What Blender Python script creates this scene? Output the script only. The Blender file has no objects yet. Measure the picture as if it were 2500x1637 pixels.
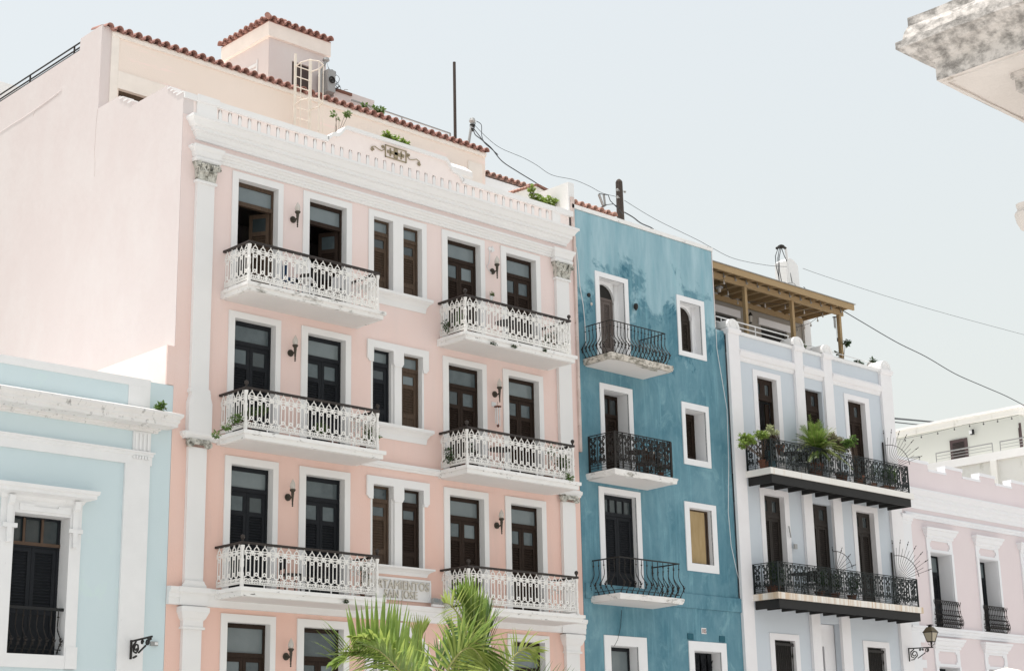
import bpy, bmesh, math, random
from mathutils import Vector, Matrix
R = math.radians
S = bpy.context.scene
COL = S.collection
rnd = random.Random(7)

# ------------------------------------------------------------------ camera
F = 4118.8; CX, CY = 1250.0, 818.5; EYE = 1.6
def cam_axes(yaw, pit, rol):
    cy, sy, cp, sp, cr, sr = math.cos(yaw), math.sin(yaw), math.cos(pit), math.sin(pit), math.cos(rol), math.sin(rol)
    fwd = Vector((sy*cp, cy*cp, sp)); r0 = Vector((cy, -sy, 0)); u0 = r0.cross(fwd)
    return cr*r0 + sr*u0, -sr*r0 + cr*u0, fwd
RT, UP, FW = cam_axes(R(43.748), R(15.411), R(-1.1416))
cd = bpy.data.cameras.new('camera'); cam = bpy.data.objects.new('camera', cd); COL.objects.link(cam)
cam.matrix_world = Matrix(((RT.x, UP.x, -FW.x, 0), (RT.y, UP.y, -FW.y, 0), (RT.z, UP.z, -FW.z, EYE), (0, 0, 0, 1)))
cd.sensor_width = 36; cd.lens = F/2500*36; cd.clip_start = .1; cd.clip_end = 3000
S.camera = cam
def at(px, py, Y):                  # point of a survey photo pixel on the upright plane Y
    d = RT*((px-CX)/F) - UP*((py-CY)/F) + FW
    t = Y/d.y
    return Vector((d.x*t, Y, d.z*t+EYE))
def atx(px, py, X):                 # the same on the plane X
    d = RT*((px-CX)/F) - UP*((py-CY)/F) + FW
    t = X/d.x
    return Vector((X, d.y*t, d.z*t+EYE))

# ------------------------------------------------------------------ sky, sun, exposure
SUN_EL, SUN_AZ = 80.0, -38.0         # azimuth from +Y towards +X
w = bpy.data.worlds.new('World'); S.world = w; w.use_nodes = True
nt = w.node_tree; nt.nodes.clear()
sk = nt.nodes.new('ShaderNodeTexSky'); sk.sky_type = 'NISHITA'; sk.sun_disc = False
sk.sun_elevation = R(SUN_EL); sk.sun_rotation = R(SUN_AZ); sk.air_density = 2.0; sk.dust_density = 5.0; sk.ozone_density = 1.0
mx = nt.nodes.new('ShaderNodeMix'); mx.data_type = 'RGBA'; mx.inputs[0].default_value = .50
mx.inputs[7].default_value = (10.9, 11.05, 10.75, 1)     # bright white haze over the Nishita sky
bg = nt.nodes.new('ShaderNodeBackground'); bg.inputs[1].default_value = .1
ow = nt.nodes.new('ShaderNodeOutputWorld')
nt.links.new(sk.outputs[0], mx.inputs[6]); nt.links.new(mx.outputs[2], bg.inputs[0]); nt.links.new(bg.outputs[0], ow.inputs[0])
sd = bpy.data.lights.new('sun', 'SUN'); sd.energy = 5.0; sd.angle = R(.6); sd.color = (1, .975, .94)
so = bpy.data.objects.new('sun', sd); COL.objects.link(so)
sv = Vector((math.sin(R(SUN_AZ))*math.cos(R(SUN_EL)), math.cos(R(SUN_AZ))*math.cos(R(SUN_EL)), math.sin(R(SUN_EL))))
so.rotation_euler = sv.to_track_quat('Z', 'Y').to_euler(); so.location = (0, 0, 40)
S.render.engine = 'CYCLES'
S.view_settings.view_transform = 'Standard'; S.view_settings.look = 'None'
S.view_settings.exposure = 0.18; S.view_settings.gamma = 1
S.cycles.max_bounces = 8; S.cycles.diffuse_bounces = 4

# ------------------------------------------------------------------ materials
MATS = {}
def mat(name, col, col2=None, scale=2.0, amt=.5, rough=.85, bump=.15, bscale=40, stretch=(1, 1, 1), metal=0, spec=.3,
        stain=None, sscale=3, slo=.55, shi=.7, sstretch=(1, 1, 1), detail=6, wave=0, spec2=None, trans=0):
    if name in MATS: return MATS[name]
    m = bpy.data.materials.new(name); m.use_nodes = True; t = m.node_tree; N = t.nodes; L = t.links
    b = N['Principled BSDF']; b.inputs['Roughness'].default_value = rough; b.inputs['Metallic'].default_value = metal
    b.inputs['Specular IOR Level'].default_value = spec
    ge = N.new('ShaderNodeNewGeometry')
    mp = N.new('ShaderNodeMapping'); mp.inputs['Scale'].default_value = stretch; L.new(ge.outputs['Position'], mp.inputs[0])
    c2 = col2 or tuple(c*.86 for c in col)
    n1 = N.new('ShaderNodeTexNoise'); n1.inputs['Scale'].default_value = scale; n1.inputs['Detail'].default_value = detail; n1.inputs['Roughness'].default_value = .6
    L.new(mp.outputs[0], n1.inputs[0])
    cr = N.new('ShaderNodeValToRGB'); cr.color_ramp.elements[0].position = .5-amt*.5; cr.color_ramp.elements[1].position = .5+amt*.5
    cr.color_ramp.elements[0].color = (*c2, 1); cr.color_ramp.elements[1].color = (*col, 1)
    L.new(n1.outputs[0], cr.inputs[0]); out = cr.outputs[0]
    if stain:
        mp2 = N.new('ShaderNodeMapping'); mp2.inputs['Scale'].default_value = sstretch; L.new(ge.outputs['Position'], mp2.inputs[0])
        n2 = N.new('ShaderNodeTexNoise'); n2.inputs['Scale'].default_value = sscale; n2.inputs['Detail'].default_value = 9; n2.inputs['Roughness'].default_value = .68
        L.new(mp2.outputs[0], n2.inputs[0])
        r2 = N.new('ShaderNodeValToRGB'); r2.color_ramp.elements[0].position = slo; r2.color_ramp.elements[1].position = shi
        r2.color_ramp.elements[0].color = (0, 0, 0, 1); r2.color_ramp.elements[1].color = (1, 1, 1, 1)
        L.new(n2.outputs[0], r2.inputs[0])
        mm = N.new('ShaderNodeMix'); mm.data_type = 'RGBA'; L.new(r2.outputs[0], mm.inputs[0]); L.new(out, mm.inputs[6]); mm.inputs[7].default_value = (*stain, 1)
        out = mm.outputs[2]
    L.new(out, b.inputs['Base Color'])
    if bump:
        n3 = N.new('ShaderNodeTexNoise'); n3.inputs['Scale'].default_value = bscale; n3.inputs['Detail'].default_value = 4; L.new(mp.outputs[0], n3.inputs[0])
        bp = N.new('ShaderNodeBump'); bp.inputs['Strength'].default_value = bump; bp.inputs['Distance'].default_value = .02
        L.new(n3.outputs[0], bp.inputs['Height']); L.new(bp.outputs[0], b.inputs['Normal'])
    if trans:
        tr = N.new('ShaderNodeBsdfTranslucent'); L.new(out, tr.inputs[0]); ms = N.new('ShaderNodeMixShader'); ms.inputs[0].default_value = trans
        L.new(b.outputs[0], ms.inputs[1]); L.new(tr.outputs[0], ms.inputs[2]); L.new(ms.outputs[0], N['Material Output'].inputs[0])
    MATS[name] = m
    return m
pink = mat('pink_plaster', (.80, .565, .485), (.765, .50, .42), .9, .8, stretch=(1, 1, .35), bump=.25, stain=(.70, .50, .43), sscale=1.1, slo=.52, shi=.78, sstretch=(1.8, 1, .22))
def pink_by_height():
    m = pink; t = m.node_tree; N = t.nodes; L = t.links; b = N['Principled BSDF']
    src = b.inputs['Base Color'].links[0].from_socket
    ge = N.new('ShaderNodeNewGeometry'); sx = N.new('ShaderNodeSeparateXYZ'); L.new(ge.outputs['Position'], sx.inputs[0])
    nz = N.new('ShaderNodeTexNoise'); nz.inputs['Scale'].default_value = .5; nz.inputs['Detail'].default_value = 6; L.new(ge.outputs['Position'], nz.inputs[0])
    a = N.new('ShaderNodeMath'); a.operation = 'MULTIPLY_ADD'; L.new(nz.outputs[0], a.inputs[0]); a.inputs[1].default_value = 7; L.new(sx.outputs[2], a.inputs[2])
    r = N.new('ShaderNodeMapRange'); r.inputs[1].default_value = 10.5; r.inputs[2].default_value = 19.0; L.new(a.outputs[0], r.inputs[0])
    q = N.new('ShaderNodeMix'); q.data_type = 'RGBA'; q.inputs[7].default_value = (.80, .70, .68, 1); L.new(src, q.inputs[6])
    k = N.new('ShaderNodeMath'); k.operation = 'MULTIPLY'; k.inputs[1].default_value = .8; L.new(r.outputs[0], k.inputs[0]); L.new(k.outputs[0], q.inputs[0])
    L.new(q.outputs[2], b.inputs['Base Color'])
pink_by_height()      # more saturated salmon on the lower storeys, blending to paler pink higher up
pinkside = mat('pink_side_plaster', (.65, .585, .57), (.63, .555, .54), .5, .9, stretch=(1, 1, .6), bump=.35, bscale=5, stain=(.67, .62, .605), sscale=.6, slo=.45, shi=.75, sstretch=(1, 1, .5))
peach = mat('peach_plaster', (.83, .735, .67), (.79, .69, .61), .8, .8, stretch=(.5, 1, 1), bump=.2, stain=(.86, .72, .66), sscale=1.2, slo=.56, shi=.6, sstretch=(.25, 1, 1.4))
white = mat('white_paint', (.80, .795, .79), (.76, .75, .74), 1.5, .8, bump=.08)
whitew = mat('white_paint_weathered', (.85, .845, .835), (.76, .75, .73), 3, .8, bump=.15, stain=(.10, .10, .09), sscale=7, slo=.60, shi=.70, sstretch=(.6, 1, 1.8))
whitew2 = mat('white_paint_mildewed', (.84, .83, .81), (.72, .70, .68), 3, .8, bump=.2, stain=(.22, .21, .18), sscale=5, slo=.55, shi=.70, sstretch=(.7, 1, 1.5))
soffitm = mat('soffit_paint', (.74, .71, .69), (.68, .65, .63), 1.2, .8, bump=.1)
mint = mat('mint_plaster', (.60, .70, .725), (.56, .67, .70), 1.0, .9, bump=.12, stain=(.60, .74, .70), sscale=1.4, slo=.6, shi=.85)
mintw = mat('mint_house_white', (.82, .82, .82), (.73, .73, .73), 2, .8, bump=.12, stain=(.34, .33, .31), sscale=5, slo=.66, shi=.82, sstretch=(1.2, 1, .5))
paleblue = mat('pale_blue_plaster', (.595, .64, .685), (.555, .60, .65), 1.4, .9, bump=.1)
whitec = mat('white_house_trim', (.83, .82, .83), (.77, .75, .76), 2, .8, bump=.15, stain=(.45, .42, .39), sscale=5, slo=.68, shi=.78, sstretch=(1, 1, .6))
rose = mat('rose_plaster', (.73, .65, .655), (.70, .61, .62), .9, .8, bump=.1)
rosew = mat('rose_house_trim', (.80, .80, .82), (.76, .76, .78), 2, .8, bump=.08)
cream = mat('far_cream_plaster', (.60, .605, .56), (.57, .575, .53), .6, .8, bump=.05)
creamw = mat('far_white_plaster', (.84, .83, .80), (.79, .77, .72), .8, .8, bump=.1, stain=(.5, .49, .42), sscale=1.6, slo=.6, shi=.75, sstretch=(1, 1, .4))
farw = mat('far_ledge_white', (.86, .85, .84), (.82, .80, .79), 1.2, .8, bump=.05)
slate = mat('slate_painted_wood', (.020, .022, .026), (.013, .015, .018), 6, .8, spec=.15, rough=.7, bump=.1)
brown = mat('brown_wood', (.042, .027, .020), (.018, .012, .009), 5, .9, spec=.15, rough=.7, stretch=(6, 6, .8), bump=.2)
oak = mat('worn_oak_wood', (.12, .078, .05), (.032, .021, .015), 4, .9, rough=.7, stretch=(6, 6, .8), bump=.25)
umber = mat('umber_louvers', (.045, .033, .026), (.018, .013, .010), 7, .9, rough=.7, bump=.2)
greywood = mat('greyed_wood', (.19, .16, .15), (.09, .07, .06), 5, .9, rough=.8, stretch=(6, 6, .8), bump=.25)
glass = mat('blue_grey_glass', (.11, .14, .15), (.025, .038, .045), 2, .9, rough=.12, bump=0, spec=.7)  # mottled base colour stands in for uneven reflections in the panes
glass2 = mat('curtain_reflection_glass', (.20, .235, .245), (.11, .14, .15), 1.4, .9, rough=.15, bump=0, spec=.7)  # paler base colour paints in curtains and reflections
glass3 = mat('deep_glass', (.05, .065, .07), (.02, .028, .03), 2, .9, rough=.1, bump=0, spec=.7)
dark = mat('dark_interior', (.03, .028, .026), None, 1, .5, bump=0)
iron = mat('black_iron', (.012, .012, .012), (.03, .024, .02), 9, .8, rough=.55, bump=.2)
greeniron = mat('green_black_iron', (.012, .018, .018), (.02, .024, .024), 9, .8, rough=.5, bump=.1)
rail = mat('dark_handrail', (.022, .018, .017), (.05, .04, .035), 5, .8, rough=.5, bump=.1)
wiron = mat('white_painted_iron', (.88, .87, .85), (.80, .78, .74), 6, .8, rough=.6, bump=.1, stain=(.55, .38, .20), sscale=8, slo=.63, shi=.78, sstretch=(1, 1, 1.6))
steelb = mat('charcoal_steel_beam', (.024, .023, .023), (.017, .017, .017), 3, .8, rough=.7, bump=.05)
bronze = mat('aged_bronze', (.085, .072, .055), (.05, .045, .036), 12, .8, rough=.6, bump=.2, metal=.3)
frost = mat('frosted_lamp_glass', (.62, .58, .53), (.52, .48, .44), 30, .8, rough=.25, bump=.3, spec=.6)
tile = mat('terracotta_tile', (.43, .24, .20), (.30, .16, .135), 5, .9, rough=.8, bump=.3, stain=(.15, .08, .07), sscale=9, slo=.55, shi=.75)
tilep = mat('pale_terracotta_tile', (.48, .30, .25), (.33, .18, .14), 5, .9, rough=.8, bump=.3, stain=(.17, .09, .08), sscale=9, slo=.6, shi=.75)
pine = mat('pergola_pine', (.43, .31, .175), (.32, .22, .115), 3, .9, rough=.75, stretch=(.8, 6, 6), bump=.15, stain=(.12, .07, .03), sscale=4, slo=.70, shi=.75)
pinev = mat('pergola_pine_post', (.43, .31, .17), (.31, .21, .11), 3, .9, rough=.75, stretch=(6, 6, .8), bump=.15)
ply = mat('plywood', (.42, .31, .165), (.30, .21, .10), 2.5, .7, rough=.75, stretch=(5, 1, .9), bump=.1, detail=3)
taupe = mat('taupe_plaster', (.36, .33, .29), (.32, .29, .26), 1, .9, bump=.1)
terra = mat('terracotta_pot', (.15, .065, .04), (.10, .045, .03), 5, .9, bump=.2)
street = mat('pale_paving', (.50, .49, .48), (.44, .43, .42), .6, .8, bump=.2)
stone = mat('weathered_stucco_cornice', (.72, .68, .65), (.56, .52, .48), 2.2, .8, bump=.6, bscale=12, stain=(.25, .235, .22), sscale=5.5, slo=.42, shi=.62, sstretch=(.9, .9, 1.3), detail=12)
stonein = mat('stucco_soffit', (.74, .69, .65), (.66, .61, .57), 1.8, .8, bump=.4, bscale=12, stain=(.38, .33, .27), sscale=2.2, slo=.64, shi=.74)
wire = mat('cable_rubber', (.05, .055, .06), None, 3, .5, bump=0)
leafm = mat('leaf_green', (.15, .24, .06), (.07, .13, .03), 9, .9, rough=.45, bump=0, trans=.35)
leafd = mat('leaf_dark', (.05, .095, .03), (.022, .05, .016), 9, .9, rough=.5, bump=0, trans=.25)
leafl = mat('leaf_lime', (.27, .35, .08), (.13, .21, .04), 6, .9, rough=.4, bump=0, trans=.4)
palmm = mat('palm_leaf', (.31, .41, .10), (.06, .13, .03), 3.2, .7, rough=.25, bump=0, trans=.42, spec=.5)
palmd = mat('palm_leaf_deep', (.17, .27, .07), (.05, .11, .03), 3.2, .7, rough=.28, bump=0, trans=.35, spec=.5)
palmt = mat('palm_leaf_yellow', (.42, .47, .13), (.20, .29, .06), 2.6, .8, rough=.35, bump=0, trans=.45, spec=.5)
midr = mat('palm_midrib', (.40, .40, .16), (.24, .22, .08), 6, .8, rough=.5, bump=.2)
bark = mat('palm_trunk_bark', (.20, .17, .13), (.12, .10, .07), 5, .8, bump=.5)
twig = mat('twig_bark', (.10, .07, .05), None, 6, .8, bump=.2)
poled = mat('weathered_pole_wood', (.085, .065, .055), (.045, .036, .032), 5, .9, stretch=(6, 6, .6), bump=.4)
greym = mat('grey_metal', (.40, .40, .39), (.30, .30, .30), 4, .8, rough=.5, bump=.1, metal=.3)
gold = mat('tarnished_brass_relief', (.36, .30, .20), (.27, .22, .14), 8, .8, rough=.6, bump=.2)
fabw = mat('white_plastic', (.78, .78, .78), None, 4, .5, rough=.5, bump=0)
teal = mat('teal_ceramic', (.02, .07, .09), None, 4, .5, rough=.3, bump=0)
blackp = mat('black_furniture', (.02, .02, .022), None, 4, .5, rough=.5, bump=0)
bluep = mat('blue_chair_fabric', (.02, .06, .14), None, 4, .5, rough=.7, bump=0)
redm = mat('red_glaze', (.35, .05, .04), None, 4, .5, rough=.4, bump=0)
canvas = mat('cream_canvas', (.84, .80, .72), (.80, .76, .68), 3, .5, bump=.05)

def blue_wall():
    m = bpy.data.materials.new('blue_limewash'); m.use_nodes = True; t = m.node_tree; N = t.nodes; L = t.links
    b = N['Principled BSDF']; b.inputs['Roughness'].default_value = .9; b.inputs['Specular IOR Level'].default_value = .15
    ge = N.new('ShaderNodeNewGeometry')
    def noise(sc, det, st, ro=.6, dist=0):
        mp = N.new('ShaderNodeMapping'); mp.inputs['Scale'].default_value = st; L.new(ge.outputs['Position'], mp.inputs[0])
        n = N.new('ShaderNodeTexNoise'); n.inputs['Scale'].default_value = sc; n.inputs['Detail'].default_value = det
        n.inputs['Roughness'].default_value = ro; n.inputs['Distortion'].default_value = dist; L.new(mp.outputs[0], n.inputs[0]); return n.outputs[0]
    def ramp(x, lo, hi, a, c):
        r = N.new('ShaderNodeValToRGB'); r.color_ramp.elements[0].position = lo; r.color_ramp.elements[1].position = hi
        r.color_ramp.elements[0].color = (*a, 1); r.color_ramp.elements[1].color = (*c, 1); L.new(x, r.inputs[0]); return r.outputs[0]
    def mixc(f, a, c):
        q = N.new('ShaderNodeMix'); q.data_type = 'RGBA'; L.new(f, q.inputs[0])
        for i, v in ((6, a), (7, c)):
            if isinstance(v, tuple): q.inputs[i].default_value = (*v, 1)
            else: L.new(v, q.inputs[i])
        return q.outputs[2]
    def math_(op, a, c):
        q = N.new('ShaderNodeMath'); q.operation = op
        for i, v in ((0, a), (1, c)):
            if isinstance(v, (int, float)): q.inputs[i].default_value = v
            else: L.new(v, q.inputs[i])
        return q.outputs[0]
    base = ramp(noise(.9, 7, (1, 1, .6), .68, .4), .34, .68, (.08, .20, .26), (.17, .315, .375))
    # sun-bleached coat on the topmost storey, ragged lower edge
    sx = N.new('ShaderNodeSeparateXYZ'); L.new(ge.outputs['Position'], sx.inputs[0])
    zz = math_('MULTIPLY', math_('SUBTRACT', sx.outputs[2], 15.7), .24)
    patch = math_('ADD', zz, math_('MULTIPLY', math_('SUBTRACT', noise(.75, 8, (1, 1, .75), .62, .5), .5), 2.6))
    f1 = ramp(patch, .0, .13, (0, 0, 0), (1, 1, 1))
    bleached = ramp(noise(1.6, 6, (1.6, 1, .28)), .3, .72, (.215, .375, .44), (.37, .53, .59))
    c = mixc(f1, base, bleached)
    # deep repaint patches along the ragged lower edge of the bleached coat, a few elsewhere
    band = math_('SUBTRACT', 1.0, math_('MULTIPLY', math_('ABSOLUTE', math_('ADD', patch, .14), 0), 4.2))
    f2 = ramp(math_('ADD', math_('MULTIPLY', band, .45), math_('MULTIPLY', math_('SUBTRACT', noise(1.1, 8, (1, 1, .8), .66, .8), .5), 2.2)), .36, .50, (0, 0, 0), (.78, .78, .78))
    c = mixc(f2, c, (.045, .145, .205))
    # chalky wisps
    f3 = ramp(noise(1.3, 10, (1, 1, .7), .72, 1.0), .55, .80, (0, 0, 0), (.7, .7, .7))
    c = mixc(f3, c, (.30, .50, .55))
    f4 = ramp(noise(2.2, 8, (3, 1, .22), .7), .52, .74, (0, 0, 0), (.55, .55, .55))
    c = mixc(f4, c, (.22, .43, .50))
    L.new(c, b.inputs['Base Color'])
    bp = N.new('ShaderNodeBump'); bp.inputs['Strength'].default_value = .35; bp.inputs['Distance'].default_value = .02
    L.new(noise(14, 6, (1, 1, 1)), bp.inputs['Height']); L.new(bp.outputs[0], b.inputs['Normal'])
    return m
bluem = blue_wall()

def rust_ledge():
    m = mat('rust_streaked_ledge', (.80, .78, .74), (.76, .73, .68), 2, .8, bump=.1, stain=(.50, .30, .12), sscale=2.4, slo=.44, shi=.70, sstretch=(3.2, 1, .06))
    return m
rustl = rust_ledge()

# ------------------------------------------------------------------ mesh helpers
class MB:
    def __init__(s): s.v = []; s.f = []
    def add(s, vs, fs):
        o = len(s.v); s.v += [tuple(v) for v in vs]; s.f += [tuple(i+o for i in f) for f in fs]; return s
    def box(s, x0, x1, y0, y1, z0, z1):
        return s.add([(x0, y0, z0), (x1, y0, z0), (x1, y1, z0), (x0, y1, z0), (x0, y0, z1), (x1, y0, z1), (x1, y1, z1), (x0, y1, z1)],
                     [(0, 3, 2, 1), (4, 5, 6, 7), (0, 1, 5, 4), (1, 2, 6, 5), (2, 3, 7, 6), (3, 0, 4, 7)])
    def prism(s, poly, y0, y1):      # poly of (x,z), extruded along Y
        n = len(poly); a = sum(poly[i][0]*poly[(i+1) % n][1]-poly[(i+1) % n][0]*poly[i][1] for i in range(n))
        if a < 0: poly = poly[::-1]
        return s.add([(x, y0, z) for x, z in poly]+[(x, y1, z) for x, z in poly],
                     [tuple(range(n)), tuple(range(2*n-1, n-1, -1))]+[(i, i+n, (i+1) % n+n, (i+1) % n) for i in range(n)])
    def prismx(s, poly, x0, x1):     # poly of (y,z), extruded along X
        n = len(poly); a = sum(poly[i][0]*poly[(i+1) % n][1]-poly[(i+1) % n][0]*poly[i][1] for i in range(n))
        if a < 0: poly = poly[::-1]
        return s.add([(x1, y, z) for y, z in poly]+[(x0, y, z) for y, z in poly],
                     [tuple(range(n)), tuple(range(2*n-1, n-1, -1))]+[(i, i+n, (i+1) % n+n, (i+1) % n) for i in range(n)])
    def bar(s, p, q, w, h=None):
        p, q = Vector(p), Vector(q); h = h or w; d = (q-p)
        if d.length < 1e-6: return s
        d.normalize(); u = Vector((0, 0, 1)) if abs(d.z) < .9 else Vector((0, 1, 0))
        a = d.cross(u).normalized()*w*.5; b = a.cross(d).normalized()*h*.5
        return s.add([p-a-b, p+a-b, p+a+b, p-a+b, q-a-b, q+a-b, q+a+b, q-a+b],
                     [(0, 3, 2, 1), (4, 5, 6, 7), (0, 1, 5, 4), (1, 2, 6, 5), (2, 3, 7, 6), (3, 0, 4, 7)])
    def tube(s, pts, r, n=6, r2=None):
        pts = [Vector(p) for p in pts]; o = len(s.v); m = len(pts)
        for i, p in enumerate(pts):
            d = (pts[min(i+1, m-1)]-pts[max(i-1, 0)]).normalized()
            u = Vector((0, 0, 1)) if abs(d.z) < .95 else Vector((0, 1, 0))
            a = d.cross(u).normalized(); b = a.cross(d).normalized()
            rr = r if r2 is None else r+(r2-r)*i/max(1, m-1)
            for k in range(n):
                t = 2*math.pi*k/n; s.v.append(tuple(p+a*math.cos(t)*rr+b*math.sin(t)*rr))
        for i in range(m-1):
            for k in range(n):
                s.f.append((o+i*n+k, o+i*n+(k+1) % n, o+(i+1)*n+(k+1) % n, o+(i+1)*n+k))
        s.f.append(tuple(o+k for k in range(n-1, -1, -1))); s.f.append(tuple(o+(m-1)*n+k for k in range(n)))
        return s
    def lathe(s, prof, c=(0, 0, 0), n=12, sq=False):
        o = len(s.v); c = Vector(c)
        for r, z in prof:
            for k in range(n):
                t = 2*math.pi*(k+.5)/n; s.v.append((c.x+r*math.cos(t), c.y+r*math.sin(t), c.z+z))
        for i in range(len(prof)-1):
            for k in range(n):
                s.f.append((o+i*n+k, o+i*n+(k+1) % n, o+(i+1)*n+(k+1) % n, o+(i+1)*n+k))
        s.f.append(tuple(o+k for k in range(n-1, -1, -1))); s.f.append(tuple(o+(len(prof)-1)*n+k for k in range(n)))
        return s
    def ring(s, cx, cz, r0, r1, y0, y1, n=10, a0=0, a1=2*math.pi):
        o = len(s.v); full = abs(a1-a0-2*math.pi) < 1e-4; m = n if full else n+1
        for i in range(m):
            t = a0+(a1-a0)*i/n
            for r, y in ((r0, y0), (r1, y0), (r1, y1), (r0, y1)): s.v.append((cx+r*math.cos(t), y, cz+r*math.sin(t)))
        for i in range(n):
            a = o+4*i; b = o+4*((i+1) % m)
            for k in range(4): s.f.append((a+k, b+k, b+(k+1) % 4, a+(k+1) % 4))
        return s
    def map(s, fn): s.v = [tuple(fn(*v)) for v in s.v]; return s
    def mesh(s, name, m, off=(0, 0, 0), smooth=False):
        me = bpy.data.meshes.new(name); me.from_pydata([(a-off[0], b-off[1], c-off[2]) for a, b, c in s.v], [], s.f)
        bm = bmesh.new(); bm.from_mesh(me); bmesh.ops.recalc_face_normals(bm, faces=bm.faces); bm.to_mesh(me); bm.free()
        me.materials.append(m)
        if smooth:
            for p in me.polygons: p.use_smooth = True
        return me
ORG = {}
def link(name, me, parent=None, loc=None, rz=0, sc=None, label=None, kind=None, rot=None):
    o = bpy.data.objects.new(name, me); COL.objects.link(o)
    po = ORG.get(parent.name, Vector((0, 0, 0))) if parent else Vector((0, 0, 0))
    w_ = Vector(loc) if loc is not None else po.copy()
    if parent: o.parent = parent
    o.location = w_-po
    if rot: o.rotation_euler = rot
    elif rz: o.rotation_euler = (0, 0, rz)
    if sc: o.scale = sc
    if label: o['label'] = label
    if kind: o['kind'] = kind
    ORG[o.name] = w_
    return o
def part(name, mb, m, parent, label=None, kind=None, smooth=False):
    return link(name, mb.mesh(name, m, ORG[parent.name], smooth), parent, None, label=label, kind=kind)
def thing(name, label, cat, loc=(0, 0, 0), group=None):
    o = bpy.data.objects.new(name, None); COL.objects.link(o); o.location = loc
    o.empty_display_size = .3
    o['label'] = label; o['category'] = cat
    if group: o['group'] = group
    ORG[o.name] = Vector(loc); return o
def solo(name, mb, m, label, cat, group=None, smooth=False, loc=None):
    if loc is None:
        n = len(mb.v); loc = (sum(v[0] for v in mb.v)/n, sum(v[1] for v in mb.v)/n, min(v[2] for v in mb.v))
    o = link(name, mb.mesh(name, m, loc, smooth), None, loc, label=label); o['category'] = cat
    if group: o['group'] = group
    return o
def struct(name, mb, m):
    o = link(name, mb.mesh(name, m)); o['kind'] = 'structure'; return o

def wall(mb, x0, x1, z0, z1, holes, y, depth):
    """front sheet at y with rectangular holes and their reveals going back by depth"""
    xs = sorted({x0, x1, *[h[0] for h in holes], *[h[1] for h in holes]}); zs = sorted({z0, z1, *[h[2] for h in holes], *[h[3] for h in holes]})
    xs = [x for x in xs if x0 <= x <= x1]; zs = [z for z in zs if z0 <= z <= z1]
    for i in range(len(xs)-1):
        for j in range(len(zs)-1):
            cx, cz = (xs[i]+xs[i+1])/2, (zs[j]+zs[j+1])/2
            if any(h[0] < cx < h[1] and h[2] < cz < h[3] for h in holes): continue
            mb.add([(xs[i], y, zs[j]), (xs[i+1], y, zs[j]), (xs[i+1], y, zs[j+1]), (xs[i], y, zs[j+1])], [(0, 1, 2, 3)])
    for a, b, c, d in holes:
        mb.add([(a, y, c), (b, y, c), (b, y, d), (a, y, d), (a, y+depth, c), (b, y+depth, c), (b, y+depth, d), (a, y+depth, d)],
               [(0, 4, 5, 1), (1, 5, 6, 2), (2, 6, 7, 3), (3, 7, 4, 0)])
    return mb
def wallmesh(name, mb, m, parent):      # no normal recalculation needed for sheets; double sided
    return part(name, mb, m, parent)
def frame(mb, xo0, xo1, zo0, zo1, xi0, xi1, zi0, zi1, y0, y1, sill=False):
    """surround between outer and inner rectangle; open at the foot unless sill; y0 front, y1 back (lines the reveal)"""
    mb.box(xo0, xi0, y0, y1, zo0, zo1); mb.box(xi1, xo1, y0, y1, zo0, zo1); mb.box(xi0, xi1, y0, y1, zi1, zo1)
    if sill: mb.box(xi0, xi1, y0, y1, zo0, zi0)
    return mb
def sweep(mb, x0, x1, yf, yb, prof, rl=True, rr=True):
    """moulding: prof of (out,z) from bottom to top, running along X with mitred returns"""
    pts = []
    for o_, z in prof:
        L_ = [(x0-o_, yb), (x0-o_, yf-o_)] if rl else [(x0, yf-o_)]
        Rr = [(x1+o_, yf-o_), (x1+o_, yb)] if rr else [(x1, yf-o_)]
        pts.append([(a, b, z) for a, b in L_+Rr])
    o = len(mb.v); k = len(pts[0])
    for p in pts: mb.v += p
    for i in range(len(pts)-1):
        for j in range(k-1): mb.f.append((o+i*k+j, o+i*k+j+1, o+(i+1)*k+j+1, o+(i+1)*k+j))
    # bottom and top lids and end caps back to the wall
    n = len(pts)
    for i in (0, n-1):
        z = prof[i][1]; a = len(mb.v); row = pts[i]
        ys = yb
        mb.v += [(row[0][0], ys, z), (row[-1][0], ys, z)]
        mb.f.append(tuple([a]+[o+i*k+j for j in range(k)]+[a+1]))
    for side, flag, xx in ((0, rl, x0), (k-1, rr, x1)):
        if not flag:
            a = len(mb.v); mb.v += [(xx, yb, prof[-1][1]), (xx, yb, prof[0][1])]
            mb.f.append(tuple([o+i*k+side for i in range(n)]+[a, a+1]))
    return mb

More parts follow.
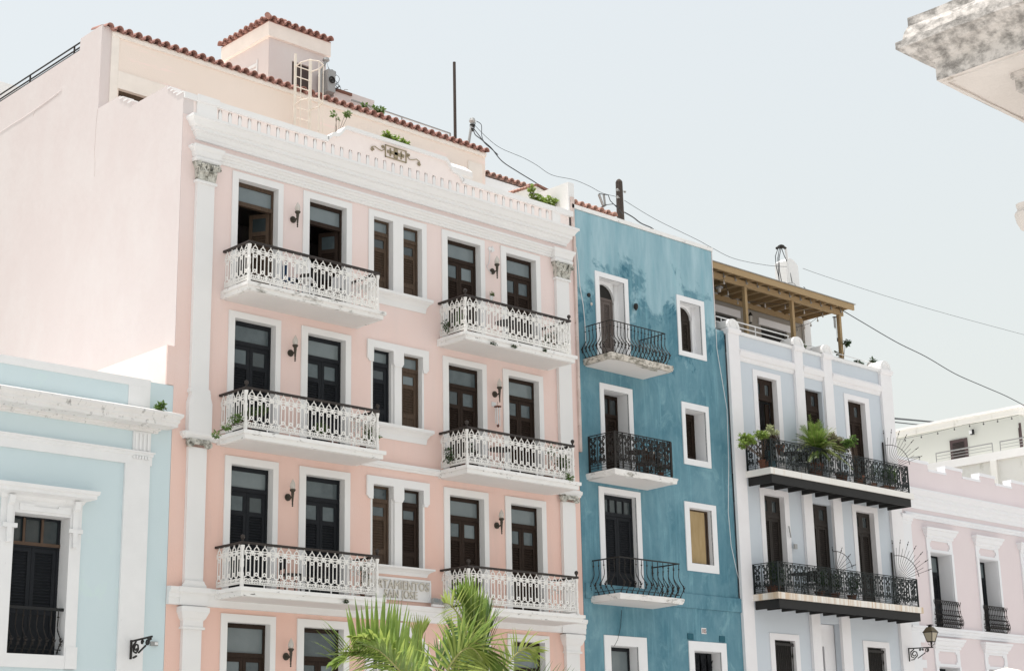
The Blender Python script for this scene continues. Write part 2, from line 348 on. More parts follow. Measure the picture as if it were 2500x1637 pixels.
# ------------------------------------------------------------------ doors
def door(parent, x0, x1, z0, z1, y, wood, label=None, trans=.40, pane=True, leaves=2, louv_to=.8, headrail=.10, woodl=None, open_leaves=False, bars=0, panez=.36, twopanes=False, solid=False):
    """x0..z1 the clear opening; y the front of the door frame"""
    d = MB(); fw = .055
    d.box(x0, x0+fw, y, y+.09, z0, z1); d.box(x1-fw, x1, y, y+.09, z0, z1); d.box(x0+fw, x1-fw, y, y+.09, z1-headrail, z1)
    zt = z1-headrail-trans if trans else z1-headrail
    if trans: d.box(x0+fw, x1-fw, y-.012, y+.09, zt-.10, zt)
    if bars:
        for k in range(bars):
            xx = x0+fw+(x1-x0-2*fw)*(k+1)/(bars+1); d.box(xx-.025, xx+.025, y+.005, y+.06, zt, z1-headrail)
    if twopanes:   # boarded fanlight with two small panes
        xm = (x0+x1)/2; q = (x1-x0)/2
        for a, b in ((x0+fw, x0+fw+.12), (xm-.12, xm+.12), (x1-fw-.12, x1-fw)): d.box(a, b, y+.01, y+.06, zt, z1-headrail)
        for a, b in ((x0+fw+.12, xm-.12), (xm+.12, x1-fw-.12)):
            d.box(a, b, y+.01, y+.06, zt, zt+.1); d.box(a, b, y+.01, y+.06, z1-headrail-.06, z1-headrail)
    zl = zt-.10 if trans else zt
    xa, xb = x0+fw, x1-fw
    dr = part('door' if z1-z0 > 2.3 or leaves == 2 else 'window', d, wood, parent, label)
    if trans:
        part('pane', MB().box(xa, xb, y+.035, y+.045, zt, z1-headrail), glass3 if bars or twopanes else rnd.choice((glass, glass2, glass2)), dr)
    if solid:
        part('leaf', MB().box(xa, xb, y+.03, y+.07, z0, zl), woodl or wood, dr); return dr
    wl = (xb-xa)/leaves
    for k in range(leaves):
        a, b = xa+k*wl+.004, xa+(k+1)*wl-.004
        st = .085 if wl > .45 else .07
        lf = MB(); lv = MB(); g = MB()
        ly, ly2 = y+.02, y+.065
        zp = zl-.10
        ztop = zp-panez if pane else zp
        lf.box(a, a+st, ly, ly2, z0, zl); lf.box(b-st, b, ly, ly2, z0, zl); lf.box(a+st, b-st, ly, ly2, zl-.10, zl)
        if pane:
            lf.box(a+st, b-st, ly, ly2, ztop-.09, ztop); g.box(a+st, b-st, ly+.02, ly+.03, ztop, zp); zlt = ztop-.09
            lf.box(a+st, b-st, ly+.005, ly2, ztop, ztop+.02)
        else: zlt = zp
        zlb = z0+louv_to
        lf.box(a+st, b-st, ly, ly2, zlb-.12, zlb); lf.box(a+st, b-st, ly+.018, ly2, z0+.12, zlb-.12); lf.box(a+st, b-st, ly, ly2, z0, z0+.12)
        n = max(3, int((zlt-zlb)/.062))
        for i in range(n):
            zc = zlb+(i+.5)*(zlt-zlb)/n; h = .024
            lv.add([(a+st, ly+.004, zc-h), (b-st, ly+.004, zc-h), (b-st, ly+.04, zc+h), (a+st, ly+.04, zc+h),
                    (a+st, ly+.014, zc-h-.004), (b-st, ly+.014, zc-h-.004), (b-st, ly+.05, zc+h-.004), (a+st, ly+.05, zc+h-.004)],
                   [(0, 1, 2, 3), (4, 7, 6, 5), (0, 4, 5, 1), (2, 6, 7, 3)])
        lv.box(a+st, b-st, ly2-.008, ly2-.004, zlb, zlt)
        if open_leaves:
            hx = a if k == 0 else b; sg = 1 if k == 0 else -1
            ang = R(-78) if k == 0 else R(62)
            def rotf(X, Y, Z, hx=hx, ang=ang, yy=ly2):
                dx, dy = X-hx, Y-yy
                return (hx+dx*math.cos(ang)-dy*math.sin(ang), yy+dx*math.sin(ang)*(-1 if False else 1)+dy*math.cos(ang), Z)
            if k == 0: f2 = lambda X, Y, Z, hx=hx, yy=ly2: (hx+(X-hx)*math.cos(R(80))-(Y-yy)*math.sin(R(80)), yy+(X-hx)*math.sin(R(80))+(Y-yy)*math.cos(R(80)), Z)
            else: f2 = lambda X, Y, Z, hx=hx, yy=ly2: (hx+(X-hx)*math.cos(R(-58))-(Y-yy)*math.sin(R(-58)), yy+(X-hx)*math.sin(R(-58))+(Y-yy)*math.cos(R(-58)), Z)
            lf.map(f2); lv.map(f2); g.map(f2)
        part('leaf', lf, woodl or wood, dr)
        part('louvers', lv, woodl or wood, dr, kind='stuff')
        if pane: part('leaf_pane', g, rnd.choice((glass, glass, glass2, glass3)), dr)
    return dr

# ------------------------------------------------------------------ ironwork units (shared meshes)
def scroll(mb, cx, cz, r, w=.020, y0=-.008, y1=.008, a0=0, turns=1.3, sg=1):
    n = 11; pr = None
    for i in range(n):
        t = a0+sg*turns*2*math.pi*i/(n-1); rr = r*(1-.72*i/(n-1)); p = (cx+rr*math.cos(t), (y0+y1)/2, cz+rr*math.sin(t))
        if pr: mb.bar(pr, p, y1-y0, w)
        pr = p
def unit_white(w=.222, h=.90):
    m = MB(); y0, y1 = -.007, .007; b = .0185
    def hz(x0, x1, z): m.box(x0, x1, y0, y1, z-b/2, z+b/2)
    def vt(x, z0, z1): m.box(x-b/2, x+b/2, y0-.002, y1+.002, z0, z1)
    W = w/2
    hz(-W, W, .03); hz(-W, W, .075)
    for x in (-.09, -.045, .0, .045, .09): vt(x, .03, .075)
    for s in (-1, 1):
        vt(s*.055, .19, .735)                       # paired uprights
        hz(min(s*.055, s*W*.92), max(s*.055, s*W*.92), .19); vt(s*W*.9, .075, .19)   # lower key
        hz(min(s*.02, s*.08), max(s*.02, s*.08), .145); vt(s*.02, .105, .145); hz(min(s*.02, s*.05), max(s*.02, s*.05), .105); vt(s*.078, .105, .145)
        hz(min(s*.055, s*W*.92), max(s*.055, s*W*.92), .69); vt(s*W*.9, .69, .785)     # upper key
        hz(0 if s > 0 else -W, W if s > 0 else 0, .785) if s > 0 else hz(-W, 0, .785)
        hz(min(s*.02, s*.075), max(s*.02, s*.075), .745); vt(s*.02, .715, .745); vt(s*.0755, .715, .785)
        m.bar((s*.058, 0, .785), (s*.062, 0, .835), .018, b); m.bar((s*.062, 0, .83), (0, 0, .895), .018, b)
    m.bar((0, 0, .885), (0, 0, .93), .018, b*1.2)
    for z in (.255, .63): m.ring(0, z, .026, .046, y0-.004, y1+.004, 10)
    return m
def unit_belly(h=.95):
    m = MB()
    def yb(z): return -.16*math.exp(-((z-.27)/.16)**2)+.02*math.exp(-((z-.62)/.1)**2)
    pts = [(0, yb(z), z) for z in [i*h/14 for i in range(15)]]
    m.tube(pts, .014, 4)
    for z, r in ((.27, .034), (.33, .026), (.21, .028), (.82, .026), (.5, .017), (.06, .02)):
        m.lathe([(.004, -r), (r, -r*.3), (r, r*.3), (.004, r)], (0, yb(z), z), 6)
    for s in (-1, 1):
        m.bar((s*.004, yb(.27), .25), (s*.045, yb(.27)-.005, .31), .012); m.bar((s*.004, yb(.2), .2), (s*.035, yb(.2), .16), .012)
        m.bar((0, yb(.08), .08), (s*.03, yb(.02), .02), .010)
    return m
def unit_panel(w=.36, h=.88):
    m = MB(); b = .018
    m.box(-w/2-.009, -w/2+.009, -.009, .009, -.04, h)
    ww = w*.80
    for s in (-1, 1):
        m.box(s*.045-.006, s*.045+.006, -.006, .006, .10, h-.05)
        for zc in (h-.10, .17): scroll(m, s*ww*.27, zc, .058, .026, a0=math.pi/2, sg=-s)
        for zc in (h*.70, h*.32):
            scroll(m, s*ww*.24, zc, .046, .026, a0=-math.pi/2, sg=s)
        m.bar((s*.02, 0, h*.62), (s*.09, 0, h*.56), .014, .03); m.bar((s*.02, 0, h*.40), (s*.09, 0, h*.46), .014, .03)
        m.bar((s*.05, 0, h*.51), (s*.10, 0, h*.51), .014, .045)
    m.ring(0, h*.51, .028, .072, -.01, .01, 9)
    for zc in (h*.78, h*.24):
        m.ring(0, zc, .016, .046, -.009, .009, 8)
        for s in (-1, 1): m.bar((s*.03, 0, zc), (s*.075, 0, zc+.035), .012, .030)
    m.box(-w/2, w/2, -.008, .008, h-.05, h-.035); m.box(-w/2, w/2, -.008, .008, .07, .085); m.box(-w/2, w/2, -.008, .008, 0, .012)
    return m
WU = unit_white().mesh('railing_unit', wiron); BU = unit_belly().mesh('bellied_bar', iron); PU = unit_panel().mesh('scroll_panel', greeniron)
PU2 = unit_panel(.33, .86).mesh('scroll_panel_fine', iron)
def bulge_unit(n_h=.92):
    m = MB()
    def yb(z): return -.05-.16*math.exp(-((z-.22)/.2)**2)
    for dx in (-.035, .035):
        m.tube([(dx*(1+1.0*math.sin(z*7)), yb(z), z) for z in [i*n_h/12 for i in range(13)]], .009, 4)
    for z in (.12, .26, .42, .60, .80):
        m.lathe([(.004, -.028), (.034, 0), (.004, .028)], (0, yb(z), z), 6)
    for s in (-1, 1):
        m.bar((0, yb(.2), .2), (s*.06, yb(.1), .1), .012); m.bar((0, yb(.8), .80), (s*.055, yb(.9), .88), .012)
    return m
GU = bulge_unit().mesh('bulged_bar', iron)

# ==================================================================== GROUND
struct('street', MB().box(-400, 600, -400, 31.0, -.3, 0), street)
struct('pavement', MB().box(-400, 600, 31.0, 31.98, -.3, .14), mat('pavement_stone', (.44, .42, .39), None, 1.5, .8, bump=.2))
struct('ground', MB().box(-400, 900, 31.98, 900, -.3, .02), mat('ground_concrete', (.40, .38, .35), None, .3, .8, bump=.2))

# ==================================================================== PINK APARTMENT BUILDING
XL, XR, Y0 = 20.03, 33.1, 32.0
pb = thing('pink_apartment_building', 'salmon pink apartment building with white trim and six white iron balconies', 'building', (26.5, 32, 0))
DX = [(21.45, 22.94, 21.62, 22.79), (23.55, 25.07, 23.74, 24.90), (28.10, 29.64, 28.29, 29.48), (30.24, 31.75, 30.44, 31.58)]
TOPS = [(16.30, 16.13, 13.23), (12.82, 12.66, 9.75), (9.36, 9.18, 6.24), (5.77, 5.59, 1.3)]
WX = [(25.78, 26.42), (26.76, 27.40)]
WZ = [(14.20, 16.13), (10.73, 12.65), (7.20, 9.18)]
holes = []
for (zo, zi, zf) in TOPS:
    for d in DX: holes.append((d[0], d[1], zf, zo))
for z0_, z1_ in WZ:
    for a, b in WX: holes.append((a-.06, b+.06, z0_-.04, z1_+.04))
ARC = (25.62, 27.58, .3, 5.80); holes.append(ARC)
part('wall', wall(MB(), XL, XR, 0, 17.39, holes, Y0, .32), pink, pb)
# side wall: one stepped slab
prof = [(32.004, 0), (32.004, 17.93), (32.32, 17.93), (32.32, 18.03), (32.45, 18.03), (32.45, 18.13), (32.58, 18.13), (32.58, 18.23), (32.72, 18.23), (32.72, 18.34),
        (34.34, 18.34), (34.34, 18.46), (34.55, 18.46), (34.55, 18.58), (34.76, 18.58), (34.76, 18.70), (34.95, 18.70), (34.95, 18.80), (36.0, 18.80), (36.0, 21.13), (37.1, 21.13),
        (37.12, 20.80), (48, 20.72), (48, 0)]
part('side_wall', MB().prismx(prof, XL-.004, XL+.28), pinkside, pb, 'pale sunlit pink side wall with stepped top')
part('side_wall', MB().box(XR-.3, XR-.002, 32.33, 48, 0, 17.3), pinkside, pb)
part('rear_wall', MB().box(XL+.3, XR-.3, 47.7, 48, 0, 20.6), pinkside, pb)
# white coping bits on the stepped top
for a, b, z in ((32.0, 32.30, 17.93), (32.33, 32.44, 18.03), (32.46, 32.57, 18.13), (32.59, 32.71, 18.23), (34.36, 34.54, 18.46), (34.57, 34.75, 18.58), (34.78, 34.94, 18.70)):
    part('stepped_coping', MB().box(XL-.02, XL+.3, a, b, z+.001, z+.03), white, pb)
# interior: floors and inner back wall so the open rooms read dark
inn = MB()
for z in (1.1, 6.0, 9.5, 13.0, 17.0): inn.box(XL+.3, XR-.3, 32.33, 47.6, z, z+.2)
inn.box(XL+.3, XR-.3, 36.6, 36.75, 0, 16.9)
part('interior', inn, mat('room_plaster', (.22, .21, .20), None, 1, .5, bump=0), pb)
# door surrounds
for i, (zo, zi, zf) in enumerate(TOPS):
    for d in DX: part('door_surround', frame(MB(), d[0], d[1], zf, zo, d[2], d[3], zf, zi, Y0-.035, Y0+.24), white, pb)
# paired window surrounds with mullion, ears and moulded sill
for i, (z0_, z1_) in enumerate(WZ):
    f = MB(); zo = TOPS[i][0]
    if i == 0:
        frame(f, 25.62, 27.56, z0_, zo, WX[0][0], WX[1][1], z0_, z1_, Y0-.035, Y0+.24)
        f.box(WX[0][1], WX[1][0], Y0-.035, Y0+.24, z0_, z1_)
    else:
        f.box(25.58, 27.60, Y0-.05, Y0+.24, z1_, zo+.02)
        f.box(25.58, 25.78, Y0-.05, Y0-.001, z1_-.30, z1_); f.box(27.40, 27.60, Y0-.05, Y0-.001, z1_-.34, z1_)
        f.prism([(25.60, z1_-.30), (25.78, z1_-.30), (25.78, z1_-.37), (25.66, z1_-.37)], Y0-.045, Y0-.001)
        f.prism([(27.42, z1_-.34), (27.58, z1_-.34), (27.53, z1_-.41), (27.42, z1_-.41)], Y0-.045, Y0-.001)
        f.box(25.72, WX[0][0], Y0-.004, Y0+.24, z0_, z1_); f.box(27.40, 27.46, Y0-.004, Y0+.24, z0_, z1_)
        f.box(26.47, 26.71, Y0-.02, Y0+.24, z0_, z1_-.38); f.box(26.42, 26.76, Y0-.05, Y0+.24, z1_-.30, z1_)
        f.prism([(26.42, z1_-.30), (26.76, z1_-.30), (26.71, z1_-.38), (26.47, z1_-.38)], Y0-.045, Y0+.24)
        f.box(26.42, 26.47, Y0+.05, Y0+.24, z0_, z1_-.3); f.box(26.71, 26.76, Y0+.05, Y0+.24, z0_, z1_-.3)
    part('window_surround', f, white, pb)
    hsl = .36 if i < 2 else .20
    sl = MB(); sweep(sl, 25.66, 27.50, Y0-.001, Y0, [(0, z0_-hsl), (.02, z0_-hsl), (.04, z0_-hsl*.62), (.085, z0_-hsl*.42), (.10, z0_-hsl*.34), (.12, z0_-hsl*.34), (.15, z0_-hsl*.24), (.17, z0_-hsl*.22), (.17, z0_), (0, z0_+.004)])
    sl.box(25.70, 27.48, Y0, Y0+.24, z0_-.05, z0_+.001)
    part('window_sill', sl, white, pb)
# doors of the pink building
woods = [[oak, brown, brown, brown], [slate, slate, brown, brown], [slate, slate, brown, brown], [brown, brown, brown, brown]]
for i, (zo, zi, zf) in enumerate(TOPS):
    for j, d in enumerate(DX):
        opn = (i == 0 and j < 2)
        door(pb, d[2], d[3], zf, zi, Y0+.17, woods[i][j], trans=.38 if i < 3 else .55, open_leaves=opn, louv_to=.85 if i < 3 else 1.4,
             label='open door with a dark room behind' if opn else ('charcoal painted door' if woods[i][j] == slate else None), panez=.36 if i < 3 else .55)
winw = [(oak, umber), (slate, oak), (oak, brown)]
winw = [[(oak, umber), (oak, umber)], [(slate, slate), (oak, umber)], [(oak, umber), (brown, brown)]]
for i, (z0_, z1_) in enumerate(WZ):
    for j, (a, b) in enumerate(WX):
        wd, wl_ = winw[i][j]
        dd = door(pb, a, b, z0_, z1_, Y0+.15, wd, leaves=1, trans=.26, headrail=.06, louv_to=.42, panez=.24, woodl=None)
        dd.name = 'window'
# ground floor arched entrance
acx = (ARC[0]+ARC[1])/2; ar = .86
sp = [(ARC[0], 4.75), (ARC[0], 5.80), (ARC[1], 5.80), (ARC[1], 4.75)]
arcpts = [(acx+ar*math.cos(t), 4.75+ar*math.sin(t)) for t in [i*math.pi/14 for i in range(15)]]
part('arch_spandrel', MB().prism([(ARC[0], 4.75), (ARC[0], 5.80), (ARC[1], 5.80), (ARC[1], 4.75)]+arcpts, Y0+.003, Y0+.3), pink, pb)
ag = MB(); ag.ring(acx, 4.75, ar-.03, ar+.20, Y0-.05, Y0+.25, 18, 0, math.pi); ag.box(acx-ar-.2, acx-ar+.03, Y0-.05, Y0+.25, .3, 4.75); ag.box(acx+ar-.03, acx+ar+.2, Y0-.05, Y0+.25, .3, 4.75)
ag.box(acx-.15, acx+.15, Y0-.10, Y0-.001, 5.50, 5.84)
part('entrance_surround', ag, whitec, pb)
gr = MB()
for k in range(9):
    x = acx-.72+k*.18; gr.box(x-.012, x+.012, Y0+.12, Y0+.14, .3, 4.75+math.sqrt(max(.02, .8**2-(x-acx)**2)))
    if k < 8: gr.ring(x+.09, 4.62, .04, .058, Y0+.12, Y0+.14, 8); gr.ring(x+.09, 3.9, .04, .058, Y0+.12, Y0+.14, 8)
for z in (.5, 3.8, 4.0, 4.55, 4.7): gr.box(acx-.82, acx+.82, Y0+.118, Y0+.142, z-.012, z+.012)
part('entrance_grille', gr, wiron, pb)
part('entrance_door', MB().box(acx-.85, acx+.85, Y0+.26, Y0+.3, .3, 5.6), slate, pb)
# pilasters
for (xa, xb, r_) in ((20.42, 20.90, 0), (32.31, 32.81, 1)):
    pl = MB(); pl.box(xa, xb, Y0-.10, Y0-.001, 10.72 if not r_ else 9.75, 15.78)
    if not r_:
        pl.prism([(xa-.03, 10.68), (xb+.03, 10.68), (xb+.03, 10.75), (xb, 10.78), (xa, 10.78), (xa-.03, 10.75)], Y0-.13, Y0-.001)
        pl.prism([(xa-.05, 9.76), (xb+.08, 9.76), (xb+.08, 10.45), (xb+.03, 10.60), (xb+.03, 10.68), (xa-.0, 10.68), (xa-.0, 10.60), (xa-.05, 10.45)], Y0-.15, Y0-.001)
    pl.box(xa, xb, Y0-.10, Y0-.001, 6.36, 9.42)
    pl.prism([(xa-.07, 6.28), (xb+.07, 6.28), (xb+.07, 6.32), (xb+.03, 6.36), (xb, 6.42), (xa, 6.42), (xa-.03, 6.36), (xa-.07, 6.32)], Y0-.14, Y0-.101)
    pl.box(xa, xb, Y0-.10, Y0-.001, 0, 5.40)
    # tuscan cap of the ground floor pilaster
    sweep(pl, xa, xb, Y0-.10, Y0-.001, [(.05, 5.36), (.05, 5.41), (.02, 5.42), (.02, 5.55), (.06, 5.60), (.10, 5.70), (.12, 5.74), (.12, 5.84), (0, 5.88)])
    sweep(pl, xa, xb, Y0-.10, Y0-.001, [(.045, 15.73), (.045, 15.79), (0, 15.80)])
    part('pilaster', pl, white, pb)
# capitals
capw = mat('mildewed_plaster_ornament', (.72, .71, .66), (.42, .41, .36), 9, .9, bump=.5, stain=(.13, .125, .10), sscale=7, slo=.47, shi=.62)
for (xa, xb) in ((20.42, 20.90), (32.31, 32.81)):
    xm = (xa+xb)/2; c = MB(); yf = Y0-.12
    c.prism([(xa, 15.80), (xb, 15.80), (xb+.03, 16.1), (xb+.10, 16.24), (xa-.10, 16.24), (xa-.03, 16.1)], Y0-.14, Y0-.001)
    for row, (zb, hh, ww, out) in enumerate(((15.80, .20, .115, .07), (15.80, .36, .15, .11))):
        n = 4 if row == 0 else 3
        for k in range(n):
            x = xa+(k+.5)*(xb-xa)/n
            for t in range(5):
                f0, f1 = t/5, (t+1)/5
                y_a = yf-out*f0**2.2; y_b = yf-out*f1**2.2
                wa = ww*(.5+.25*math.sin(f0*3.1)); wb = ww*(.5+.25*math.sin(f1*3.1))
                c.bar((x, y_a-.01*row, zb+hh*f0), (x, y_b-.01*row, zb+hh*f1), wa, .028)
            c.tube([(x-ww*.42, yf-out-.012, zb+hh-.005), (x+ww*.42, yf-out-.012, zb+hh-.005)], .028, 6)
            for s in (-1, 1): c.tube([(x+s*ww*.5, yf-out*.2, zb+hh*.2), (x+s*ww*.55, yf-out*.6, zb+hh*.8)], .012, 4)
    for s in (-1, 1):
        sc = MB(); scroll(sc, 0, 0, .085, .032, -.03, .03, a0=math.pi/2, turns=1.5, sg=s); sc.map(lambda x, y, z: (xm+s*((xb-xa)/2+.03)+x, Y0-.20+y, 16.14+z)); c.add(sc.v, sc.f)
        c.lathe([(.01, -.03), (.03, 0), (.01, .03)], (xm+s*((xb-xa)/2+.03), Y0-.23, 16.14), 7)
        c.bar((xm+s*.05, Y0-.2, 15.98), (xm+s*((xb-xa)/2-.04), Y0-.2, 16.17), .04)
    sc = MB(); scroll(sc, -.045, 0, .05, .022, -.02, .02, a0=math.pi/2, sg=-1); scroll(sc, .045, 0, .05, .022, -.02, .02, a0=math.pi/2); sc.map(lambda x, y, z: (xm+x, Y0-.2+y, 16.17+z)); c.add(sc.v, sc.f)
    part('corinthian_capital', c, capw, pb, 'mildewed plaster capital with leaves and scrolls')
    ab = MB(); sweep(ab, xa-.06, xb+.06, Y0-.14, Y0-.001, [(.03, 16.24), (.05, 16.28), (.05, 16.33), (.02, 16.36)])
    part('abacus', ab, white, pb)
    # ionic capital one storey band lower
    c = MB(); yf = Y0-.17
    c.box(xa-.02, xb+.02, yf+.02, Y0-.001, 9.50, 9.60); c.tube([(xa, yf, 9.50), (xb, yf, 9.50)], .03, 6)
    for s in (-1, 1):
        sc = MB(); scroll(sc, 0, 0, .10, .035, -.03, .03, a0=math.pi/2, turns=1.6, sg=s); x_ = xm+s*((xb-xa)/2)
        sc.map(lambda x, y, z: (x_+x, yf+y, 9.49+z)); c.add(sc.v, sc.f); c.lathe([(.01, -.02), (.028, 0), (.01, .02)], (x_, yf-.02, 9.49), 7)
        c.ring(x_, 9.49, .0, .085, yf+.0, Y0-.1, 10)
    for k in range(4): c.lathe([(.01, -.03), (.03, 0), (.01, .03)], (xa+.07+k*(xb-xa-.14)/3, yf-.01, 9.50), 6)
    part('ionic_capital', c, capw, pb, 'small mildewed scroll capital')
# belts
b = MB(); sweep(b, XL+.0, XR-.02, Y0-.001, Y0, [(0, 5.88), (.10, 5.885), (.10, 6.03), (.12, 6.035), (.12, 6.13), (.16, 6.16), (.18, 6.20), (.18, 6.265), (0, 6.28)], rl=False, rr=False)
sweep(b, 20.34, 20.98, Y0-.10, Y0-.001, [(.04, 5.88), (.04, 6.13), (.10, 6.16), (.10, 6.27)]); sweep(b, 32.2, 32.86, Y0-.10, Y0-.001, [(.04, 5.88), (.04, 6.13), (.10, 6.16), (.10, 6.27)])
part('belt_course', b, white, pb)
b = MB(); sweep(b, 20.36, XR-.02, Y0-.001, Y0, [(.06, 9.60), (.07, 9.64), (.11, 9.66), (.13, 9.70), (.13, 9.755), (0, 9.77)], rl=True, rr=False)
sweep(b, 20.36, 20.98, Y0-.08, Y0-.001, [(.03, 9.60), (.06, 9.66), (.09, 9.70), (.09, 9.76)]); sweep(b, 32.26, 32.88, Y0-.08, Y0-.001, [(.03, 9.60), (.06, 9.66), (.09, 9.70), (.09, 9.76)])
part('belt_course', b, white, pb)
# architrave and main cornice
b = MB(); sweep(b, 20.37, 32.86, Y0-.001, Y0, [(.03, 16.36), (.05, 16.365), (.05, 16.43), (.075, 16.435), (.075, 16.50), (.10, 16.505), (.13, 16.55), (.17, 16.57), (.17, 16.62), (0, 16.66)])
sweep(b, 20.36, 20.96, Y0-.12, Y0-.001, [(.02, 16.36), (.05, 16.40), (.07, 16.5), (.11, 16.56), (.12, 16.6), (.12, 16.63)]); sweep(b, 32.25, 32.87, Y0-.12, Y0-.001, [(.02, 16.36), (.05, 16.40), (.07, 16.5), (.11, 16.56), (.12, 16.6), (.12, 16.63)])
part('architrave', b, white, pb)
b = MB(); sweep(b, 20.44, XR-.35, Y0-.001, Y0, [(.0, 16.81), (.06, 16.815), (.06, 16.87), (.09, 16.90), (.13, 16.97), (.13, 17.0), (.18, 17.02), (.18, 17.10), (.22, 17.12), (.27, 17.22), (.31, 17.26), (.33, 17.27), (.33, 17.335), (.30, 17.34), (0, 17.40)])
part('cornice', b, white, pb, 'wide white main cornice')
# pierced parapet
PYF, PYB = Y0+.02, Y0+.20
bx = [21.075+i*.2835 for i in range(40)]
ph = [(x-.053, x+.053, 17.46, 17.77) for x in bx]
part('parapet', wall(wall(MB(), XL+.02, XR-.02, 17.39, 17.79, ph, PYF, PYB-PYF), XL+.02, XR-.02, 17.39, 17.79, ph, PYB, .001), mat('parapet_plaster', (.87, .79, .76), (.84, .74, .70), 1.2, .8, bump=.15), pb)
bal = MB().prism([(-.040, 0), (.040, 0), (.047, .10), (.042, .20), (.028, .245), (0, .305), (-.028, .245), (-.042, .20), (-.047, .10)], -.045, .045).mesh('baluster', white)
for x in bx: link('baluster', bal, pb, (x, Y0+.057, 17.465))
zc0, zc1 = 17.79, 17.93
for xa, xb in ((XL-.0, 24.30), (28.88, 32.42)): part('coping', MB().box(xa, xb, Y0-.05, Y0+.26, zc0, zc1), white, pb)
cp = MB()
for q_ in ((20.38, 21.0, Y0-.08, Y0-.051, zc0+.01, zc1+.03), (32.42, XR, Y0-.08, Y0+.26, zc0-.02, zc1+.0), (20.40, 20.96, Y0-.02, Y0+.018, 17.42, 17.79), (32.30, 32.62, Y0-.02, Y0+.018, 17.42, 17.79)): part('parapet_pier', MB().box(*q_), white, pb)
# curved pediment in the middle
def edge(t): # x from 24.3..28.88 -> top
    x = t
    def ss(u): u = max(0, min(1, u)); return u*u*(3-2*u)
    z = 17.93+.17*ss((x-24.28)/.22)+.28*ss((x-24.60)/.30)
    z2 = 17.93+.17*ss((28.90-x)/.22)+.28*ss((28.58-x)/.32)
    return min(z, z2)
xs = [24.28+i*(28.90-24.28)/60 for i in range(61)]
part('pediment', MB().prism([(24.28, 17.79)]+[(x, edge(x)-.09) for x in xs]+[(28.90, 17.79)], PYF+.001, PYB-.001), MATS['parapet_plaster'], pb)
pc = MB()
for i in range(60):
    a, b_ = xs[i], xs[i+1]
    pc.add([(a, Y0-.05, edge(a)-.10), (b_, Y0-.05, edge(b_)-.10), (b_, Y0-.05, edge(b_)), (a, Y0-.05, edge(a)), (a, Y0+.26, edge(a)-.10), (b_, Y0+.26, edge(b_)-.10), (b_, Y0+.26, edge(b_)), (a, Y0+.26, edge(a))],
           [(0, 1, 2, 3), (3, 2, 6, 7), (0, 4, 5, 1), (4, 7, 6, 5)])
part('pediment_coping', pc, white, pb)
# brass coloured relief on the pediment
em = MB(); yy = Y0-.0
for a, b_, c_, d_ in ((26.18, 26.90, 17.87, 17.89), (26.18, 26.90, 18.19, 18.21), (26.18, 26.20, 17.87, 18.21), (26.88, 26.90, 17.87, 18.21), (26.26, 26.82, 18.0, 18.08), (26.48, 26.60, 17.91, 18.17), (26.34, 26.37, 17.93, 18.15), (26.71, 26.74, 17.93, 18.15)): em.box(a, b_, yy-.012, yy+.019, c_, d_)
for s in (-1, 1):
    x0_ = 26.54+s*.37; pts = [(x0_+s*.04, yy, 18.16), (x0_+s*.0, yy, 18.08), (x0_+s*.10, yy, 18.0), (x0_+s*.22, yy, 18.02), (x0_+s*.34, yy, 18.07), (x0_+s*.44, yy, 18.03), (x0_+s*.47, yy, 17.95)]
    em.tube(pts, .012, 5); sc = MB(); scroll(sc, x0_+s*.42, 17.96, .06, .016, yy-.01, yy+.01, a0=0, sg=-s); scroll(sc, x0_+s*.07, 18.12, .045, .016, yy-.01, yy+.01, a0=math.pi, sg=s); em.add(sc.v, sc.f)
part('relief_emblem', em, gold, pb, 'scrolled brass coloured relief on the pediment')
# terrace deck
part('terrace_floor', MB().box(XL+.29, XR-.31, Y0+.27, 36.0, 17.21, 17.3), mat('roof_deck', (.62, .55, .50), None, 1, .8, bump=.1), pb)
# penthouse
YP = 36.0
pw = MB(); wall(pw, XL+.28, 33.45, 17.3, 20.95, [(XL+.55, 22.4, 17.5, 19.50), (29.6, 32.5, 17.5, 19.75)], YP, .25)
part('penthouse_wall', pw, peach, pb, 'peach set-back top storey')
part('penthouse_wall', MB().box(33.20, 33.45, YP+.01, 47.6, 17.3, 20.95), bluem, pb, 'blue painted flank of the top storey')
part('penthouse_trim', MB().box(XL+.28, XL+.50, YP-.03, YP-.001, 17.3, 20.90).box(32.72, 33.30, YP-.03, YP-.001, 17.3, 20.6).box(XL+.50, 23.6, YP-.035, YP-.001, 19.50, 19.98).box(XL+.28, 33.46, YP-.05, YP-.001, 20.90, 21.0), mat('penthouse_trim', (.86, .80, .74), None, 2, .6, bump=.05), pb)
pwn = door(pb, XL+.55, 22.4, 17.6, 19.50, YP+.10, oak, leaves=4, pane=False, trans=0, louv_to=.3)
part('awning_box', MB().prismx([(YP-.62, 19.78), (YP-.58, 19.70), (YP-.02, 19.88), (YP-.02, 20.2), (YP-.3, 20.2), (YP-.62, 19.95)], 28.6, 32.35), white, pb, 'rolled white awning under the top storey eave')
part('penthouse_door', MB().box(29.6, 32.5, YP+.12, YP+.16, 17.5, 19.75), peach, pb)
part('penthouse_roof', MB().box(XL+.28, 33.5, YP-.02, 47.6, 21.002, 21.05), peach, pb)
